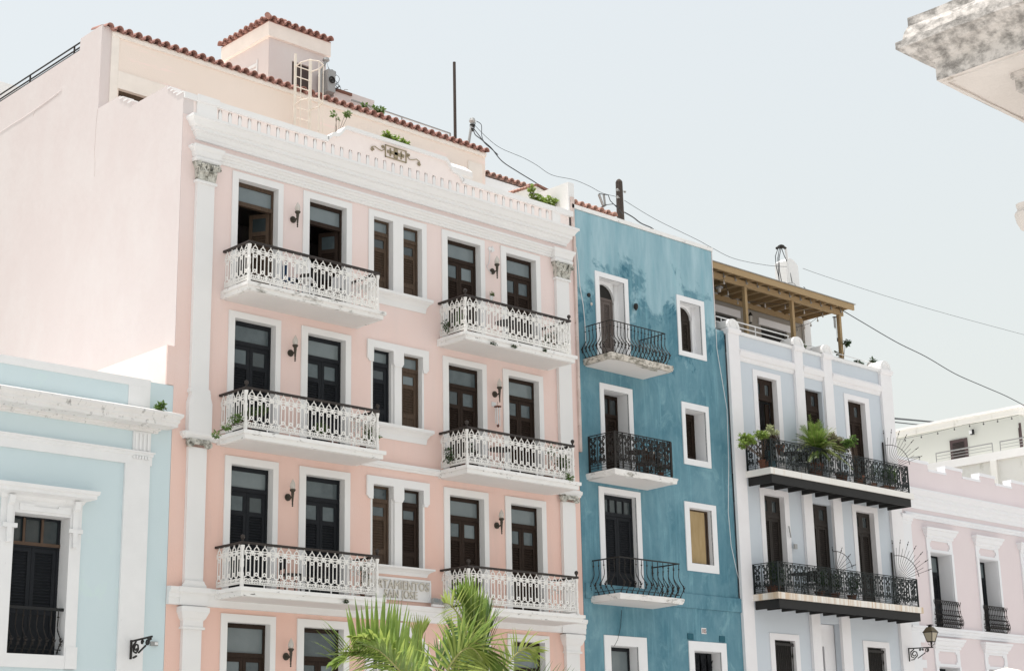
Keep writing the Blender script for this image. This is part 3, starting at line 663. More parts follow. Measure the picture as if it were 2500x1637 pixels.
def tile_mesh(name, m, r=.098, L_=.46, up=True, th=.014):
    mb = MB(); n = 8
    for i in range(n):
        a0, a1 = math.pi*i/n, math.pi*(i+1)/n
        s = 1 if up else -1
        P_ = lambda a, rr, y: (rr*math.cos(a), y, s*rr*math.sin(a)*1.05)
        mb.add([P_(a0, r, 0), P_(a1, r, 0), P_(a1, r-th, 0), P_(a0, r-th, 0), P_(a0, r*.88, L_), P_(a1, r*.88, L_), P_(a1, r*.88-th, L_), P_(a0, r*.88-th, L_)],
               [(0, 1, 2, 3), (0, 4, 5, 1), (3, 2, 6, 7), (4, 7, 6, 5)])
    return mb.mesh(name, m)
T_CAP, T_PAN = tile_mesh('roof_tile', tile, .112), tile_mesh('pan_tile', tile, .08, up=False)
P_CAP, P_PAN = tile_mesh('roof_tile', tilep, .112), tile_mesh('pan_tile', tilep, .08, up=False)
def eave(parent, x0, x1, y, z, cap, pan, courses=2, slope=R(12), pitch=.283, along='x', y2=None):
    n = int(round(abs(x1-x0)/pitch))
    for c in range(courses):
        for i in range(n):
            jx, jr, jz = rnd.uniform(-.008, .008), rnd.uniform(-.05, .05), rnd.uniform(-.006, .006)
            u = x0+(i+.5)*(x1-x0)/n; d = c*.40
            if along == 'x':
                link('roof_tile', cap, parent, (u+jx, y+d*math.cos(slope)+jx, z+d*math.sin(slope)+.02*(c % 2)+jz), rot=(slope, jr, jx))
                if i < n-1: link('pan_tile', pan, parent, (u+(x1-x0)/n/2, y+.02+d*math.cos(slope), z+d*math.sin(slope)+.035), rot=(slope, 0, 0))
            else:      # eave running along Y at plane x=y, tiles going +X
                link('roof_tile', cap, parent, (y+d*math.cos(slope)+jx, u+jx, z+d*math.sin(slope)+.02*(c % 2)+jz), rot=(slope, jr, -math.pi/2+jx))
                if i < n-1: link('pan_tile', pan, parent, (y+.02+d*math.cos(slope), u+(x1-x0)/n/2, z+d*math.sin(slope)+.035), rot=(slope, 0, -math.pi/2))
eave(pb, XL+.02, 33.55, YP-.14, 21.06, T_CAP, T_PAN, 2)
# stair tower on the roof
YT = 37.5; tx0, tx1 = 26.3, 28.38
tw = MB(); wall(tw, tx0, tx1, 21.0, 23.3, [(27.13, 27.86, 21.9, 22.78)], YT, .15)
tw.box(tx0+.002, tx0+.14, YT+.01, 39.75, 21.0, 23.3); tw.box(tx1-.14, tx1-.002, YT+.01, 39.75, 21.0, 23.3); tw.box(tx0+.14, tx1-.14, 39.6, 39.75, 21.0, 23.3)
part('roof_tower', tw, pinkside, pb, 'small roof tower with a tiled eave')
part('tower_fascia', MB().box(tx0-.10, tx1+.10, YT-.10, 39.85, 23.28, 23.72), mat('tower_fascia_paint', (.86, .78, .72), None, 2, .6, bump=.05), pb)
part('tower_window', MB().box(27.13, 27.86, YT+.06, YT+.10, 21.9, 22.78), mat('dark_boards', (.10, .075, .07), (.06, .045, .04), 4, .8, stretch=(8, 1, .5), bump=.2), pb)
eave(pb, tx0-.12, tx1+.14, YT-.22, 23.77, T_CAP, T_PAN, 2, pitch=.262)
eave(pb, YT-.05, 39.9, tx0-.22, 23.77, T_CAP, T_PAN, 2, pitch=.262, along='y')
part('tower_roof', MB().box(tx0-.1, tx1+.1, YT-.1, 39.85, 23.722, 23.75), tile, pb)
hp = MB(); hp.tube([(tx0-.28, YT-.28, 23.80), (tx0-.02, YT-.02, 23.90), (tx0+.3, YT+.3, 24.0)], .085, 10); part('hip_tile', hp, tile, pb)
lv = MB()
for k in range(6): lv.box(tx0-.025, tx0, 38.1, 39.0, 21.72+k*.17, 21.81+k*.17)
lv.box(tx0-.02, tx0-.004, 38.05, 38.1, 21.6, 22.75).box(tx0-.02, tx0-.004, 39.0, 39.05, 21.6, 22.75)
part('tower_vent', lv, fabw, pb)
# party-wall patch beside the mint house
part('party_wall', MB().box(19.83, 20.02, 32.03, 44, 0, 11.70), mat('party_wall_plaster', (.84, .80, .77), (.80, .70, .64), .6, .5, bump=.2), pb)
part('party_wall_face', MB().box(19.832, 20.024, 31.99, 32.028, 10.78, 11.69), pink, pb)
# side railing along the roof edge at the back
rl = MB()
for z in (21.12, 20.98, 20.90): rl.bar((XL+.1, 37.15, z), (XL+.1, 48, z-.06), .03)
for k in range(5): rl.bar((XL+.1, 37.6+k*2.4, 20.7), (XL+.1, 37.6+k*2.4, 21.1), .035)
part('roof_railing', rl, iron, pb)
rr_ = MB(); rr_.bar(at(858, 244, 37.0), at(1099, 326, 37.0), .04); rr_.bar(at(1099, 326, 37.0), at(1099, 345, 37.0), .04); rr_.bar(at(981, 286, 37.0), at(981, 302, 37.0), .03)
part('roof_railing', rr_, greym, pb)
# upstand on roof to the right of the tower, with planter box
part('roof_upstand', MB().box(28.45, 30.0, 37.2, 38.0, 21.0, 22.22), pinkside, pb)
# pier at right end of the terrace
part('terrace_fin', MB().box(33.02, 33.26, 32.02, 33.3, 17.3, 18.85), white, pb, 'white fin wall at the right end of the parapet')
part('edge_strip', MB().box(33.095, 33.18, 31.93, 32.02, 10.9, 17.2).box(33.08, 33.2, 31.97, 32.02, 17.2, 18.4), mat('chipped_edge_plaster', (.76, .66, .62), (.52, .40, .36), 4, .8, bump=.5, stain=(.25, .16, .14), sscale=9, slo=.62, shi=.7), pb, 'chipped vertical edge towards the blue house')
# apartment sign
sg = MB().box(25.45, 27.62, Y0-.02, Y0-.001, 6.40, 6.92)
for a, b_, c_, d_ in ((25.45, 27.62, 6.88, 6.93), (25.45, 27.62, 6.38, 6.43), (27.58, 27.63, 6.43, 6.88)): sg.box(a, b_, Y0-.045, Y0-.02, c_, d_)
sgn = part('sign_panel', sg, white, pb, 'plaster panel with raised letters')
def text_mesh(body, size, ext, m, name):
    cu = bpy.data.curves.new(name, 'FONT'); cu.body = body; cu.size = size; cu.extrude = ext; cu.align_x = 'RIGHT' if len(body) > 3 else 'CENTER'
    cu.offset = .0; cu.space_character = 1.05
    ob = bpy.data.objects.new('tmp', cu); COL.objects.link(ob); dg = bpy.context.evaluated_depsgraph_get()
    me = bpy.data.meshes.new_from_object(ob.evaluated_get(dg)); bpy.data.objects.remove(ob); me.name = name
    me.materials.clear(); me.materials.append(m); return me
lett = mat('relief_shadow_letters', (.66, .63, .57), (.50, .46, .39), 14, .9, bump=.3)  # grey-beige tone paints in the shadows of the raised letters
t1 = text_mesh('APARTAMIENTOS', .29, .02, lett, 'lettering'); link('lettering', t1, sgn, (27.56, Y0-.045, 6.655), rot=(math.pi/2, 0, 0), sc=(.90, 1, 1))
t2 = text_mesh('SAN JOSE', .27, .02, lett, 'lettering'); link('lettering', t2, sgn, (27.18, Y0-.045, 6.44), rot=(math.pi/2, 0, 0), sc=(.90, 1, 1))

# -------- pink building balconies
soff = soffitm
def post_mesh():
    return MB().lathe([(.030, 0), (.045, .01), (.045, .16), (.034, .18), (.040, .30), (.028, .34), (.028, .42), (.040, .46), (.036, .56), (.044, .60), (.030, .64), (.028, .80), (.044, .86), (.05, .92)], n=8)
PM = post_mesh().mesh('post', mat('white_iron_post', (.82, .81, .79), (.76, .74, .71), 8, .8, bump=.1))
KN = MB().lathe([(.01, 0), (.025, .02), (.02, .04), (.045, .07), (.052, .10), (.045, .135), (.01, .155)], n=10).mesh('finial', rail)
def pink_balcony(x0, x1, zf, fin=(1, 0), lab=None, worn=whitew):
    yf = 30.87
    bal_ = part('balcony', MB().box(x0, x1, yf, Y0-.14, zf-.085, zf).box(x0+.05, x1-.06, yf+.05, Y0-.14, zf-.195, zf-.0852).box(x0+.02, x1-.02, Y0-.15, Y0-.001, zf-.19, zf-.004), worn, pb, lab)
    part('soffit', MB().box(x0+.14, x1-.16, yf+.14, Y0-.002, zf-.205, zf-.1952), soff, bal_)
    ra, rb, ry = x0+.10, x1-.20, yf+.10
    n = 17; p = (rb-ra-.10)/n
    for i in range(n): link('baluster', WU, bal_, (ra+.05+(i+.5)*p, ry, zf+.05), sc=(p/.222, 1, .97))
    m_ = 5; q = (Y0-.06-ry)/m_
    for xx in (ra, rb):
        for i in range(m_): link('baluster', WU, bal_, (xx, ry+.03+(i+.5)*q, zf+.05), rz=math.pi/2, sc=(q/.222, 1, .97))
        link('post', PM, bal_, (xx, ry, zf))
    part('handrail', MB().box(ra-.045, rb+.045, ry-.04, ry+.04, zf+.95, zf+1.0), rail, bal_)
    part('handrail', MB().box(ra-.045, ra+.035, ry+.041, Y0-.001, zf+.95, zf+1.0), rail, bal_)
    part('handrail', MB().box(rb-.035, rb+.045, ry+.041, Y0-.001, zf+.95, zf+1.0), rail, bal_)
    for i in range(5): part('foot', MB().box(ra+.6+i*.62-.012, ra+.6+i*.62+.012, ry-.012, ry+.012, zf, zf+.08), white, bal_)
    for k, f_ in enumerate(fin):
        if f_: link('finial', KN, bal_, ((ra, rb)[k], ry, zf+1.0))
    return bal_
for zf, fl, frr in ((13.23, (0, 0), (1, 1)), (9.75, (1, 1), (1, 1)), (6.24, (1, 1), (1, 1))):
    pink_balcony(21.19, 25.30, zf, fl, worn=whitew2 if zf > 13 else whitew); pink_balcony(27.90, 32.01, zf, frr)

# ==================================================================== BLUE HOUSE
bb = thing('blue_house', 'narrow blue house with patchy limewash and three small dark-railed balconies', 'building', (36.5, 32, 0))
BH = [(34.15, 35.22, 13.6, 16.20), (34.18, 35.21, 10.3, 12.85), (34.04, 35.37, 6.92, 9.85), (34.11, 35.22, 1, 5.65),
      (37.69, 38.66, 14.58, 16.15), (37.70, 38.64, 11.28, 12.80), (37.68, 38.69, 8.18, 9.81), (37.60, 38.80, 1, 5.66)]
part('wall', wall(MB(), 33.11, 39.35, 0, 18.06, BH, Y0, .48), bluem, bb)
part('wall', MB().box(39.351, 39.83, Y0+.05, Y0+.3, 7.27, 15.57).box(39.351, 39.86, Y0+.0, Y0+.3, 0, 7.27), bluem, bb, 'narrow recessed strip beside the white corner pilaster')
part('flank_wall', MB().box(33.12, 33.4, 32.49, 46, 0, 18.05).box(39.1, 39.34, 32.49, 46, 0, 18.05).box(33.4, 39.1, 45.7, 46, 0, 18.0), bluem, bb)
part('roof', MB().box(33.12, 39.34, 32.02, 46, 18.06, 18.07), creamw, bb)
part('coping', MB().box(33.11, 39.40, Y0-.03, Y0+.25, 18.071, 18.19), whitew, bb)
part('coping', MB().box(39.20, 39.40, Y0+.251, 40, 18.071, 18.19), whitew, bb)
part('edge_trim', MB().box(39.335, 39.372, Y0-.012, Y0+.02, 15.6, 18.06), mat('flaking_edge', (.70, .66, .64), (.50, .46, .44), 5, .8, bump=.4, stain=(.25, .2, .18), sscale=9, slo=.6, shi=.7), bb)
part('belt_course', MB().prismx([(Y0-.001, 6.86), (Y0-.05, 6.88), (Y0-.05, 7.27), (Y0-.001, 7.30)], 33.18, 39.84), bluem, bb)
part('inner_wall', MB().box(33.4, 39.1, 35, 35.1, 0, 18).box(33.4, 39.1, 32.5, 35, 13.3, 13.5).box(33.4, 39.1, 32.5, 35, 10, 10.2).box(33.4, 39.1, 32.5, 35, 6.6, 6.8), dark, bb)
whb = mat('blue_house_white_trim', (.83, .83, .84), (.77, .77, .78), 2.5, .8, bump=.2, bscale=10, stain=(.30, .29, .28), sscale=7, slo=.70, shi=.76)
BF = [(33.98, 35.38, 13.6, 16.35, 0), (34.02, 35.39, 10.3, 13.02, 0), (33.84, 35.56, 6.92, 10.02, 0), (33.86, 35.58, 1, 5.92, 0),
      (37.55, 38.83, 14.43, 16.32, 1), (37.55, 38.79, 11.10, 12.99, 1), (37.47, 38.90, 7.95, 9.98, 1), (37.37, 39.05, 1, 5.93, 0)]
for h_, f_ in zip(BH, BF):
    m_ = MB(); frame(m_, f_[0], f_[1], f_[2], f_[3], h_[0], h_[1], h_[2], h_[3], Y0-.03, Y0+.02, sill=bool(f_[4])); 
    m_.box(h_[0]-.02, h_[0]+.012, Y0+.021, Y0+.47, h_[2], h_[3]).box(h_[1]-.012, h_[1]+.02, Y0+.021, Y0+.47, h_[2], h_[3]).box(h_[0]+.012, h_[1]-.012, Y0+.021, Y0+.47, h_[3]-.012, h_[3]+.02)
    if f_[4]: m_.box(h_[0]+.012, h_[1]-.012, Y0+.021, Y0+.47, h_[2]-.02, h_[2]+.012)
    part('window_surround' if f_[4] else 'door_surround', m_, whb, bb)
def arch_fill(parent, x0, x1, zspring, ztop, y0, y1, m_, squash=1.0):
    cx, r_ = (x0+x1)/2, (x1-x0)/2
    pts = [(cx+r_*math.cos(t), zspring+squash*r_*math.sin(t)) for t in [i*math.pi/14 for i in range(15)]]
    return part('arch_spandrel', MB().prism([(x0-.02, zspring), (x0-.02, ztop), (x1+.02, ztop), (x1+.02, zspring)]+pts, y0, y1), m_, parent)
# top: arched door with louvred leaves and dark fanlight
whs = mat('blue_house_stained_white', (.83, .83, .84), (.74, .74, .74), 3, .8, bump=.2, stain=(.16, .15, .14), sscale=5, slo=.60, shi=.72, sstretch=(2, 1, 1))
arch_fill(bb, 34.17, 35.03, 15.68, 16.20, Y0+.24, Y0+.32, whs, 1.0)
part('arch_jamb', MB().box(35.03, 35.21, Y0+.24, Y0+.32, 13.6, 16.2), whs, bb)
door(bb, 34.17, 35.03, 13.6, 15.72, Y0+.30, greywood, trans=0, pane=False, headrail=.08, louv_to=.62, label='greyed double door with worn louvers')
part('fanlight', MB().box(34.17, 35.03, Y0+.34, Y0+.36, 15.72, 16.15), dark, bb)
arch_fill(bb, 37.70, 38.50, 15.72, 16.15, Y0+.24, Y0+.32, whb, .9)
part('arch_jamb', MB().box(38.50, 38.65, Y0+.24, Y0+.32, 14.6, 16.15), whb, bb)
door(bb, 37.70, 38.50, 14.6, 15.72, Y0+.30, umber, trans=0, pane=False, headrail=.06, louv_to=.2)
fl = MB(); fl.box(37.70, 38.50, Y0+.34, Y0+.36, 15.72, 16.1)
for t in (30, 60, 90, 120, 150): fl.bar((38.10, Y0+.33, 15.74), (38.10+.36*math.cos(R(t)), Y0+.33, 15.74+.33*math.sin(R(t))), .022)
part('fanlight', fl, umber, bb)
part('vertical_bar', MB().box(37.97, 38.02, Y0+.26, Y0+.30, 14.6, 15.68), mat('bare_batten', (.30, .20, .13), None, 3, .8, bump=.1), bb)
door(bb, 34.20, 35.19, 10.3, 12.83, Y0+.40, brown, trans=.45, pane=False, louv_to=.7, bars=2)
door(bb, 37.72, 38.62, 11.30, 12.78, Y0+.42, brown, trans=0, pane=False, louv_to=.2, leaves=2)
door(bb, 34.05, 35.34, 6.93, 9.84, Y0+.12, slate, trans=.36, pane=False, louv_to=.75, bars=3, headrail=.12)
pyw = MB().box(37.74, 38.48, Y0+.10, Y0+.13, 8.22, 9.74)
part('boarded_window', pyw, ply, bb, 'window opening closed with a plywood board')
part('window_frame', frame(MB(), 37.69, 38.68, 8.19, 9.80, 37.75, 38.62, 8.21, 9.74, Y0+.13, Y0+.22, True).box(38.49, 38.53, Y0+.10, Y0+.13, 8.22, 9.70), oak, bb)
door(bb, 34.12, 35.2, 1.0, 5.64, Y0+.30, slate, trans=.6, pane=False, louv_to=2.5)
gd = MB().box(37.61, 38.79, Y0+.34, Y0+.37, 1, 5.65)
for k in range(4):
    for j in range(3):
        xx, zz_ = 37.75+k*.30, 5.25-j*.5
        for s in (-1, 1): gd.bar((xx-.12, Y0+.29, zz_-s*.2), (xx+.12, Y0+.29, zz_+s*.2), .02)
        gd.ring(xx, zz_, .06, .08, Y0+.28, Y0+.30, 8); gd.box(xx+.14, xx+.16, Y0+.27, Y0+.3, 1, 5.6)
part('grille_door', gd, slate, bb)
ventm = MB(); 
for xa in (37.35, 38.77):
    part('wall_vent', MB().box(xa, xa+.24, Y0-.03, Y0-.001, 5.97, 6.14).box(xa+.05, xa+.19, Y0-.036, Y0-.0301, 6.0, 6.11), mat('teal_vent', (.03, .12, .16), None, 4, .5, bump=0), bb)
def small_slab(x0, x1, yf, zt, th, m_, parent, us, lab=None):
    m2 = MB(); nx, ny = 16, 5          # uneven, chipped slab edge
    rr2 = random.Random(int(zt*10))
    top = []; 
    def P(i, j, z, e): return (x0+(x1-x0)*i/nx, yf+(Y0-.002-yf)*j/ny, z)
    per = [(i, 0) for i in range(nx+1)]+[(nx, j) for j in range(1, ny+1)]+[(i, ny) for i in range(nx-1, -1, -1)]+[(0, j) for j in range(ny-1, 0, -1)]
    n = len(per); rows = []
    for z, out in ((zt, 0), (zt-.03, .012), (zt-th*.55, .0), (zt-th, -.02)):
        row = []
        for i, j in per:
            x, y, _ = P(i, j, z, 0); dx = -1 if i == 0 else (1 if i == nx else 0); dy = -1 if j == 0 else 0
            jit = rr2.uniform(-.014, .014) if j < ny else 0
            row.append((x+dx*(out+jit), y+dy*(out+jit), z+(rr2.uniform(-.012, .012) if z != zt and j < ny else 0)))
        rows.append(row)
    for r_ in rows: m2.v += r_
    for a in range(3):
        for k in range(n): m2.f.append((a*n+k, a*n+(k+1) % n, (a+1)*n+(k+1) % n, (a+1)*n+k))
    m2.f.append(tuple(range(n))); m2.f.append(tuple(3*n+k for k in range(n)))
    s_ = part('balcony', m2, m_, parent, lab)
    part('soffit', MB().prismx([(yf+.10, zt-th-.004), (Y0-.003, zt-th-.03), (Y0-.003, zt-th-.002), (yf+.1, zt-th-.002)], x0+.08, x1-.08), us, s_)
    return s_
oldslab = mat('old_mossy_slab', (.70, .67, .62), (.52, .47, .40), 5, .9, bump=.6, bscale=18, stain=(.20, .185, .15), sscale=6, slo=.46, shi=.62, sstretch=(1, 1, 1.6))
def bar_rail(slab, x0, x1, yf, zf, h, unit, pitch, w, thick=.03, posts=True, foot=.03, uh=.95, m_=iron):
    n = int(round((x1-x0)/pitch)); q = (x1-x0)/n; hs = (h-thick)/uh*.99
    for i in range(n+1): link('rail_bar', unit, slab, (x0+i*q, yf, zf), sc=(1, 1, hs))
    n2 = max(2, int(round((Y0-yf)/pitch))); q2 = (Y0-.03-yf)/n2
    for s_, xx in ((-1, x0), (1, x1)):
        for j in range(1, n2+1): link('rail_bar', unit, slab, (xx, yf+j*q2, zf), rz=-math.pi/2 if s_ < 0 else math.pi/2, sc=(1, 1, hs))
    for a in (part,):
        a('handrail', MB().box(x0-.02, x1+.02, yf-w/2, yf+w/2, zf+h-thick, zf+h), m_, slab)
        a('handrail', MB().box(x0-w/2, x0+w/2, yf+w/2, Y0, zf+h-thick, zf+h), m_, slab)
        a('handrail', MB().box(x1-w/2, x1+w/2, yf+w/2, Y0, zf+h-thick, zf+h), m_, slab)
        b2 = MB(); b2.box(x0, x1, yf-.008, yf+.008, zf+foot, zf+foot+.016); b2.box(x0-.008, x0+.008, yf, Y0, zf+foot, zf+foot+.016); b2.box(x1-.008, x1+.008, yf, Y0, zf+foot, zf+foot+.016)
        a('bottom_rail', b2, m_, slab)
def panel_rail(slab, x0, x1, yf, zf, h, unit, w_unit, hu, m_, gap=.08, label=None):
    n = int(round((x1-x0)/w_unit)); q = (x1-x0)/n; sz = (h-gap-.02)/hu
    for i in range(n): link('scroll_panel', unit, slab, (x0+(i+.5)*q, yf, zf+gap), sc=(q/w_unit*.99, 1, sz))
    n2 = max(2, int(round((Y0-yf)/w_unit))); q2 = (Y0-.02-yf)/n2
    for xx in (x0, x1):
        for j in range(n2): link('scroll_panel', unit, slab, (xx, yf+(j+.5)*q2, zf+gap), rz=math.pi/2, sc=(q2/w_unit*.99, 1, sz))
    b2 = MB(); b2.box(x0-.02, x1+.02, yf-.018, yf+.018, zf+h-.02, zf+h); b2.box(x0-.018, x0+.018, yf+.018, Y0, zf+h-.02, zf+h); b2.box(x1-.018, x1+.018, yf+.018, Y0, zf+h-.02, zf+h)
    part('handrail', b2, m_, slab)
    for xx, yy_ in ((x0, yf), (x1, yf), (x0, Y0-.03), (x1, Y0-.03)): part('post', MB().box(xx-.022, xx+.022, yy_-.022, yy_+.022, zf, zf+h-.021), m_, slab)
    b2 = MB(); b2.box(x0, x1, yf-.008, yf+.008, zf+.03, zf+.046); b2.box(x0-.008, x0+.008, yf, Y0, zf+.03, zf+.046); b2.box(x1-.008, x1+.008, yf, Y0, zf+.03, zf+.046)
    part('bottom_rail', b2, m_, slab)
s3 = small_slab(33.40, 35.99, 30.9, 13.60, .17, oldslab, bb, soff, 'crumbling mossy balcony slab')
bar_rail(s3, 33.50, 35.80, 31.0, 13.60, .97, BU, .145, .025, .022)
s2_ = small_slab(33.37, 35.96, 30.9, 10.31, .16, whitew2, bb, soff)
panel_rail(s2_, 33.50, 35.82, 31.0, 10.31, 1.07, PU2, .33, .86, iron, gap=.12)
sb = MB()
for i in range(9):
    xx = 33.5+i*.29; sb.box(xx-.006, xx+.006, 30.985, 30.997, 10.36, 11.36); sb.box(xx+.04, xx+.052, 30.985, 30.997, 10.36, 11.36)
sb.box(33.5, 35.82, 30.985, 30.997, 11.2, 11.215)
part('straight_bars', sb, iron, s2_)
s1_ = small_slab(33.40, 35.99, 30.9, 6.93, .16, whitew2, bb, soff)
bar_rail(s1_, 33.52, 35.95, 31.0, 6.93, .99, BU, .215, .05, .03, foot=.10)
solo('house_number', MB().box(37.98, 38.19, Y0-.012, Y0-.001, 6.16, 6.33), fabw, 'small white house number tile reading 105 on the blue wall', 'sign')
hn = bpy.data.objects['house_number']
t3 = text_mesh('105', .17, .003, mat('number_red_brown', (.20, .06, .05), None, 3, .5, bump=0), 'numerals'); link('numerals', t3, hn, (38.085, Y0-.016, 6.185), rot=(math.pi/2, 0, 0), sc=(.75, 1, 1))
# tile roofs and walls behind the parapet between pink and blue
bh = thing('rear_blue_building', 'blue building with a pale terracotta eave, behind the parapet of the pink building', 'building', (35, 38, 0))
part('wall', MB().box(33.5, 37.6, 38.0, 44, 17, 21.05), bluem, bh); part('fascia', MB().box(33.4, 37.7, 37.95, 37.999, 20.98, 21.28), whitec, bh)
eave(bh, 33.5, 37.9, 37.86, 21.36, P_CAP, P_PAN, 2)
rh = thing('small_gabled_dormer', 'small white gable with old pale tiles, behind the right end of the pink parapet', 'roof', (34, 34.6, 17.3))
gp = [at(800+x/2.5967, y/2.5967, 34.6) for x, y in ((1150, 1217), (1318, 1165), (1410, 1212))]
part('gable', MB().prism([(gp[0].x, 18.3), (gp[0].x, gp[0].z-.1), (gp[1].x, gp[1].z-.06), (gp[2].x, gp[2].z-.1), (gp[2].x, 18.3)], 34.6, 36.2), creamw, rh)
for (a, b_) in ((gp[0], gp[1]), (gp[1], gp[2])):
    n = 9
    for i in range(n):
        p = a.lerp(b_, (i+.5)/n)
        link('roof_tile', P_CAP, rh, (p.x, 34.52, p.z-.06), rot=(R(6), 0, rnd.uniform(-.1, .1)), sc=(.6, 1, .45)); link('roof_tile', P_CAP, rh, (p.x, 34.9, p.z-.03), rot=(R(6), 0, 0), sc=(.6, 1, .45))
bt = thing('blue_house_rear_roof', 'low row of pale roof tiles behind the white coping of the blue house', 'roof', (35, 33, 18.2))
part('wall', MB().box(34.0, 36.15, 33.1, 34, 18.08, 18.72), creamw, bt); eave(bt, 33.9, 36.2, 33.0, 18.78, P_CAP, P_PAN, 2)

# ==================================================================== PALE BLUE / WHITE HOUSE
wb = thing('pale_blue_house', 'pale blue house with white pilasters and two long dark-railed balconies', 'building', (44, 32, 0))
WHl = [(41.25, 42.24, 11.2, 14.36), (43.66, 44.66, 11.2, 14.34), (46.06, 47.04, 11.2, 14.31), (41.25, 42.25, 7.45, 10.60), (43.62, 44.72, 7.45, 10.59), (46.06, 47.07, 7.45, 10.57),
       (41.35, 42.36, 3.5, 6.16), (43.72, 44.78, .2, 6.80), (46.14, 47.15, 3.5, 6.16)]
part('wall', wall(MB(), 39.86, 48.62, 0, 15.55, [(a-(0 if i in (1, 4, 7) else .04), b_+(0 if i in (1, 4, 7) else .04), c, d+(0 if i in (1, 4, 7) else .04)) for i, (a, b_, c, d) in enumerate(WHl)], Y0, .24), paleblue, wb)
part('flank_wall', MB().box(39.9, 40.1, 32.25, 46, 0, 15.4).box(48.4, 48.61, 32.25, 46, 0, 15.4).box(40.1, 48.4, 45.8, 46, 0, 15.4).box(40.1, 48.4, 32.26, 46, 14.9, 15.0).box(40.1, 48.4, 35, 35.1, 0, 14.8), whitec, wb)
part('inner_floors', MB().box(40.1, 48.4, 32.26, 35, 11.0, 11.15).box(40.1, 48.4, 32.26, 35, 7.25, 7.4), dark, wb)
for i, (a, b_) in enumerate(((39.83, 40.36), (43.17, 43.62), (44.73, 45.20), (48.0, 48.64))):
    lab = 'rough white corner pilaster' if i in (0, 3) else None
    m_ = MB(); m_.box(a, b_, Y0-.10, Y0-.001, 0, 15.58); 
    part('pilaster', m_, whitec, wb, lab)
    pe = part('pilaster_cap', sweep(MB(), a, b_, Y0-.12, Y0+.15, [(0, 15.50), (.03, 15.54), (.05, 15.60), (.05, 15.66), (0, 15.68)]), whitec, wb)
    cx, r_ = (a+b_)/2, .30
    dm = MB().prism([(cx-r_, 15.68)]+[(cx+r_*math.cos(t), 15.73+.26*math.sin(t)) for t in [math.pi-i*math.pi/12 for i in range(13)]]+[(cx+r_, 15.68)], Y0-.12, Y0+.42)
    dm.ring(cx, 15.72, .16, .20, Y0-.14, Y0-.12, 12, 0, math.pi)
    part('round_finial', dm, white, wb)
for a, b_ in ((40.36, 43.17), (43.62, 44.73), (45.20, 48.0)):
    part('parapet_coping', MB().box(a, b_, Y0-.07, Y0+.2, 15.552, 15.65), white, wb)
    part('string_course', sweep(MB(), a+.005, b_-.005, Y0-.001, Y0, [(.02, 14.71), (.05, 14.76), (.05, 14.82), (.10, 14.86), (.14, 14.98), (.14, 15.02), (.04, 15.10), (0, 15.13)], rl=False, rr=False), whitec, wb)
for k, (fo, h_) in enumerate((((41.05, 42.46, 11.2, 14.55), WHl[0]), ((45.87, 47.29, 11.2, 14.50), WHl[2]), ((41.05, 42.49, 7.45, 10.79), WHl[3]), ((45.86, 47.30, 7.45, 10.77), WHl[5]), ((41.13, 42.58, 3.3, 6.35), WHl[6]), ((45.92, 47.38, 3.3, 6.35), WHl[8]))):
    part('door_surround' if k < 4 else 'window_surround', frame(MB(), *fo, *h_, Y0-.03, Y0+.23), whitec, wb)
dkb = mat('dark_umber_door', (.040, .032, .027), (.020, .016, .014), 5, .9, rough=.6, stretch=(6, 6, .8), bump=.2)
for k, h_ in enumerate(WHl[:6]):
    if k == 0:
        dd = door(wb, *h_, Y0+.16, brown, trans=.50, twopanes=True, solid=True, label='open door below a boarded fanlight')
        for ch in list(dd.children):
            if ch.name.startswith('leaf'): ch.data = MB().box(h_[0]+.75, h_[1]-.06, Y0+.3, Y0+.34, h_[2], h_[3]-.75).mesh('leaf', brown, ORG[wb.name])
    else: door(wb, *h_, Y0+.16, dkb if k > 2 else brown, trans=.50, twopanes=True, pane=False, louv_to=.75, headrail=.08)
for h_ in (WHl[6], WHl[8]):
    g = MB().box(h_[0], h_[1], Y0+.16, Y0+.2, h_[2], h_[3]); n = 11
    part('window', g, dark, wb)
    g = MB()
    for i in range(n):
        xx = h_[0]+.05+(h_[1]-h_[0]-.1)*i/(n-1)
        g.lathe([(.012, 0), (.012, .2), (.026, .26), (.012, .32), (.012, 1.1), (.028, 1.2), (.012, 1.3), (.012, 2.1), (.026, 2.2), (.014, 2.3), (.014, 2.6)], (xx, Y0+.06, h_[2]), 6)
    g.box(h_[0], h_[1], Y0+.03, Y0+.09, h_[3]-.16, h_[3]-.08)
    part('window_grille', g, iron, wb)
part('doorway_soffit', MB().box(43.73, 44.77, Y0+.25, Y0+1.2, 6.1, 6.79).box(44.2, 44.77, Y0+.25, Y0+1.4, 0, 6.1).box(43.73, 44.2, Y0+1.2, Y0+1.3, 0, 6.1), whitec, wb)
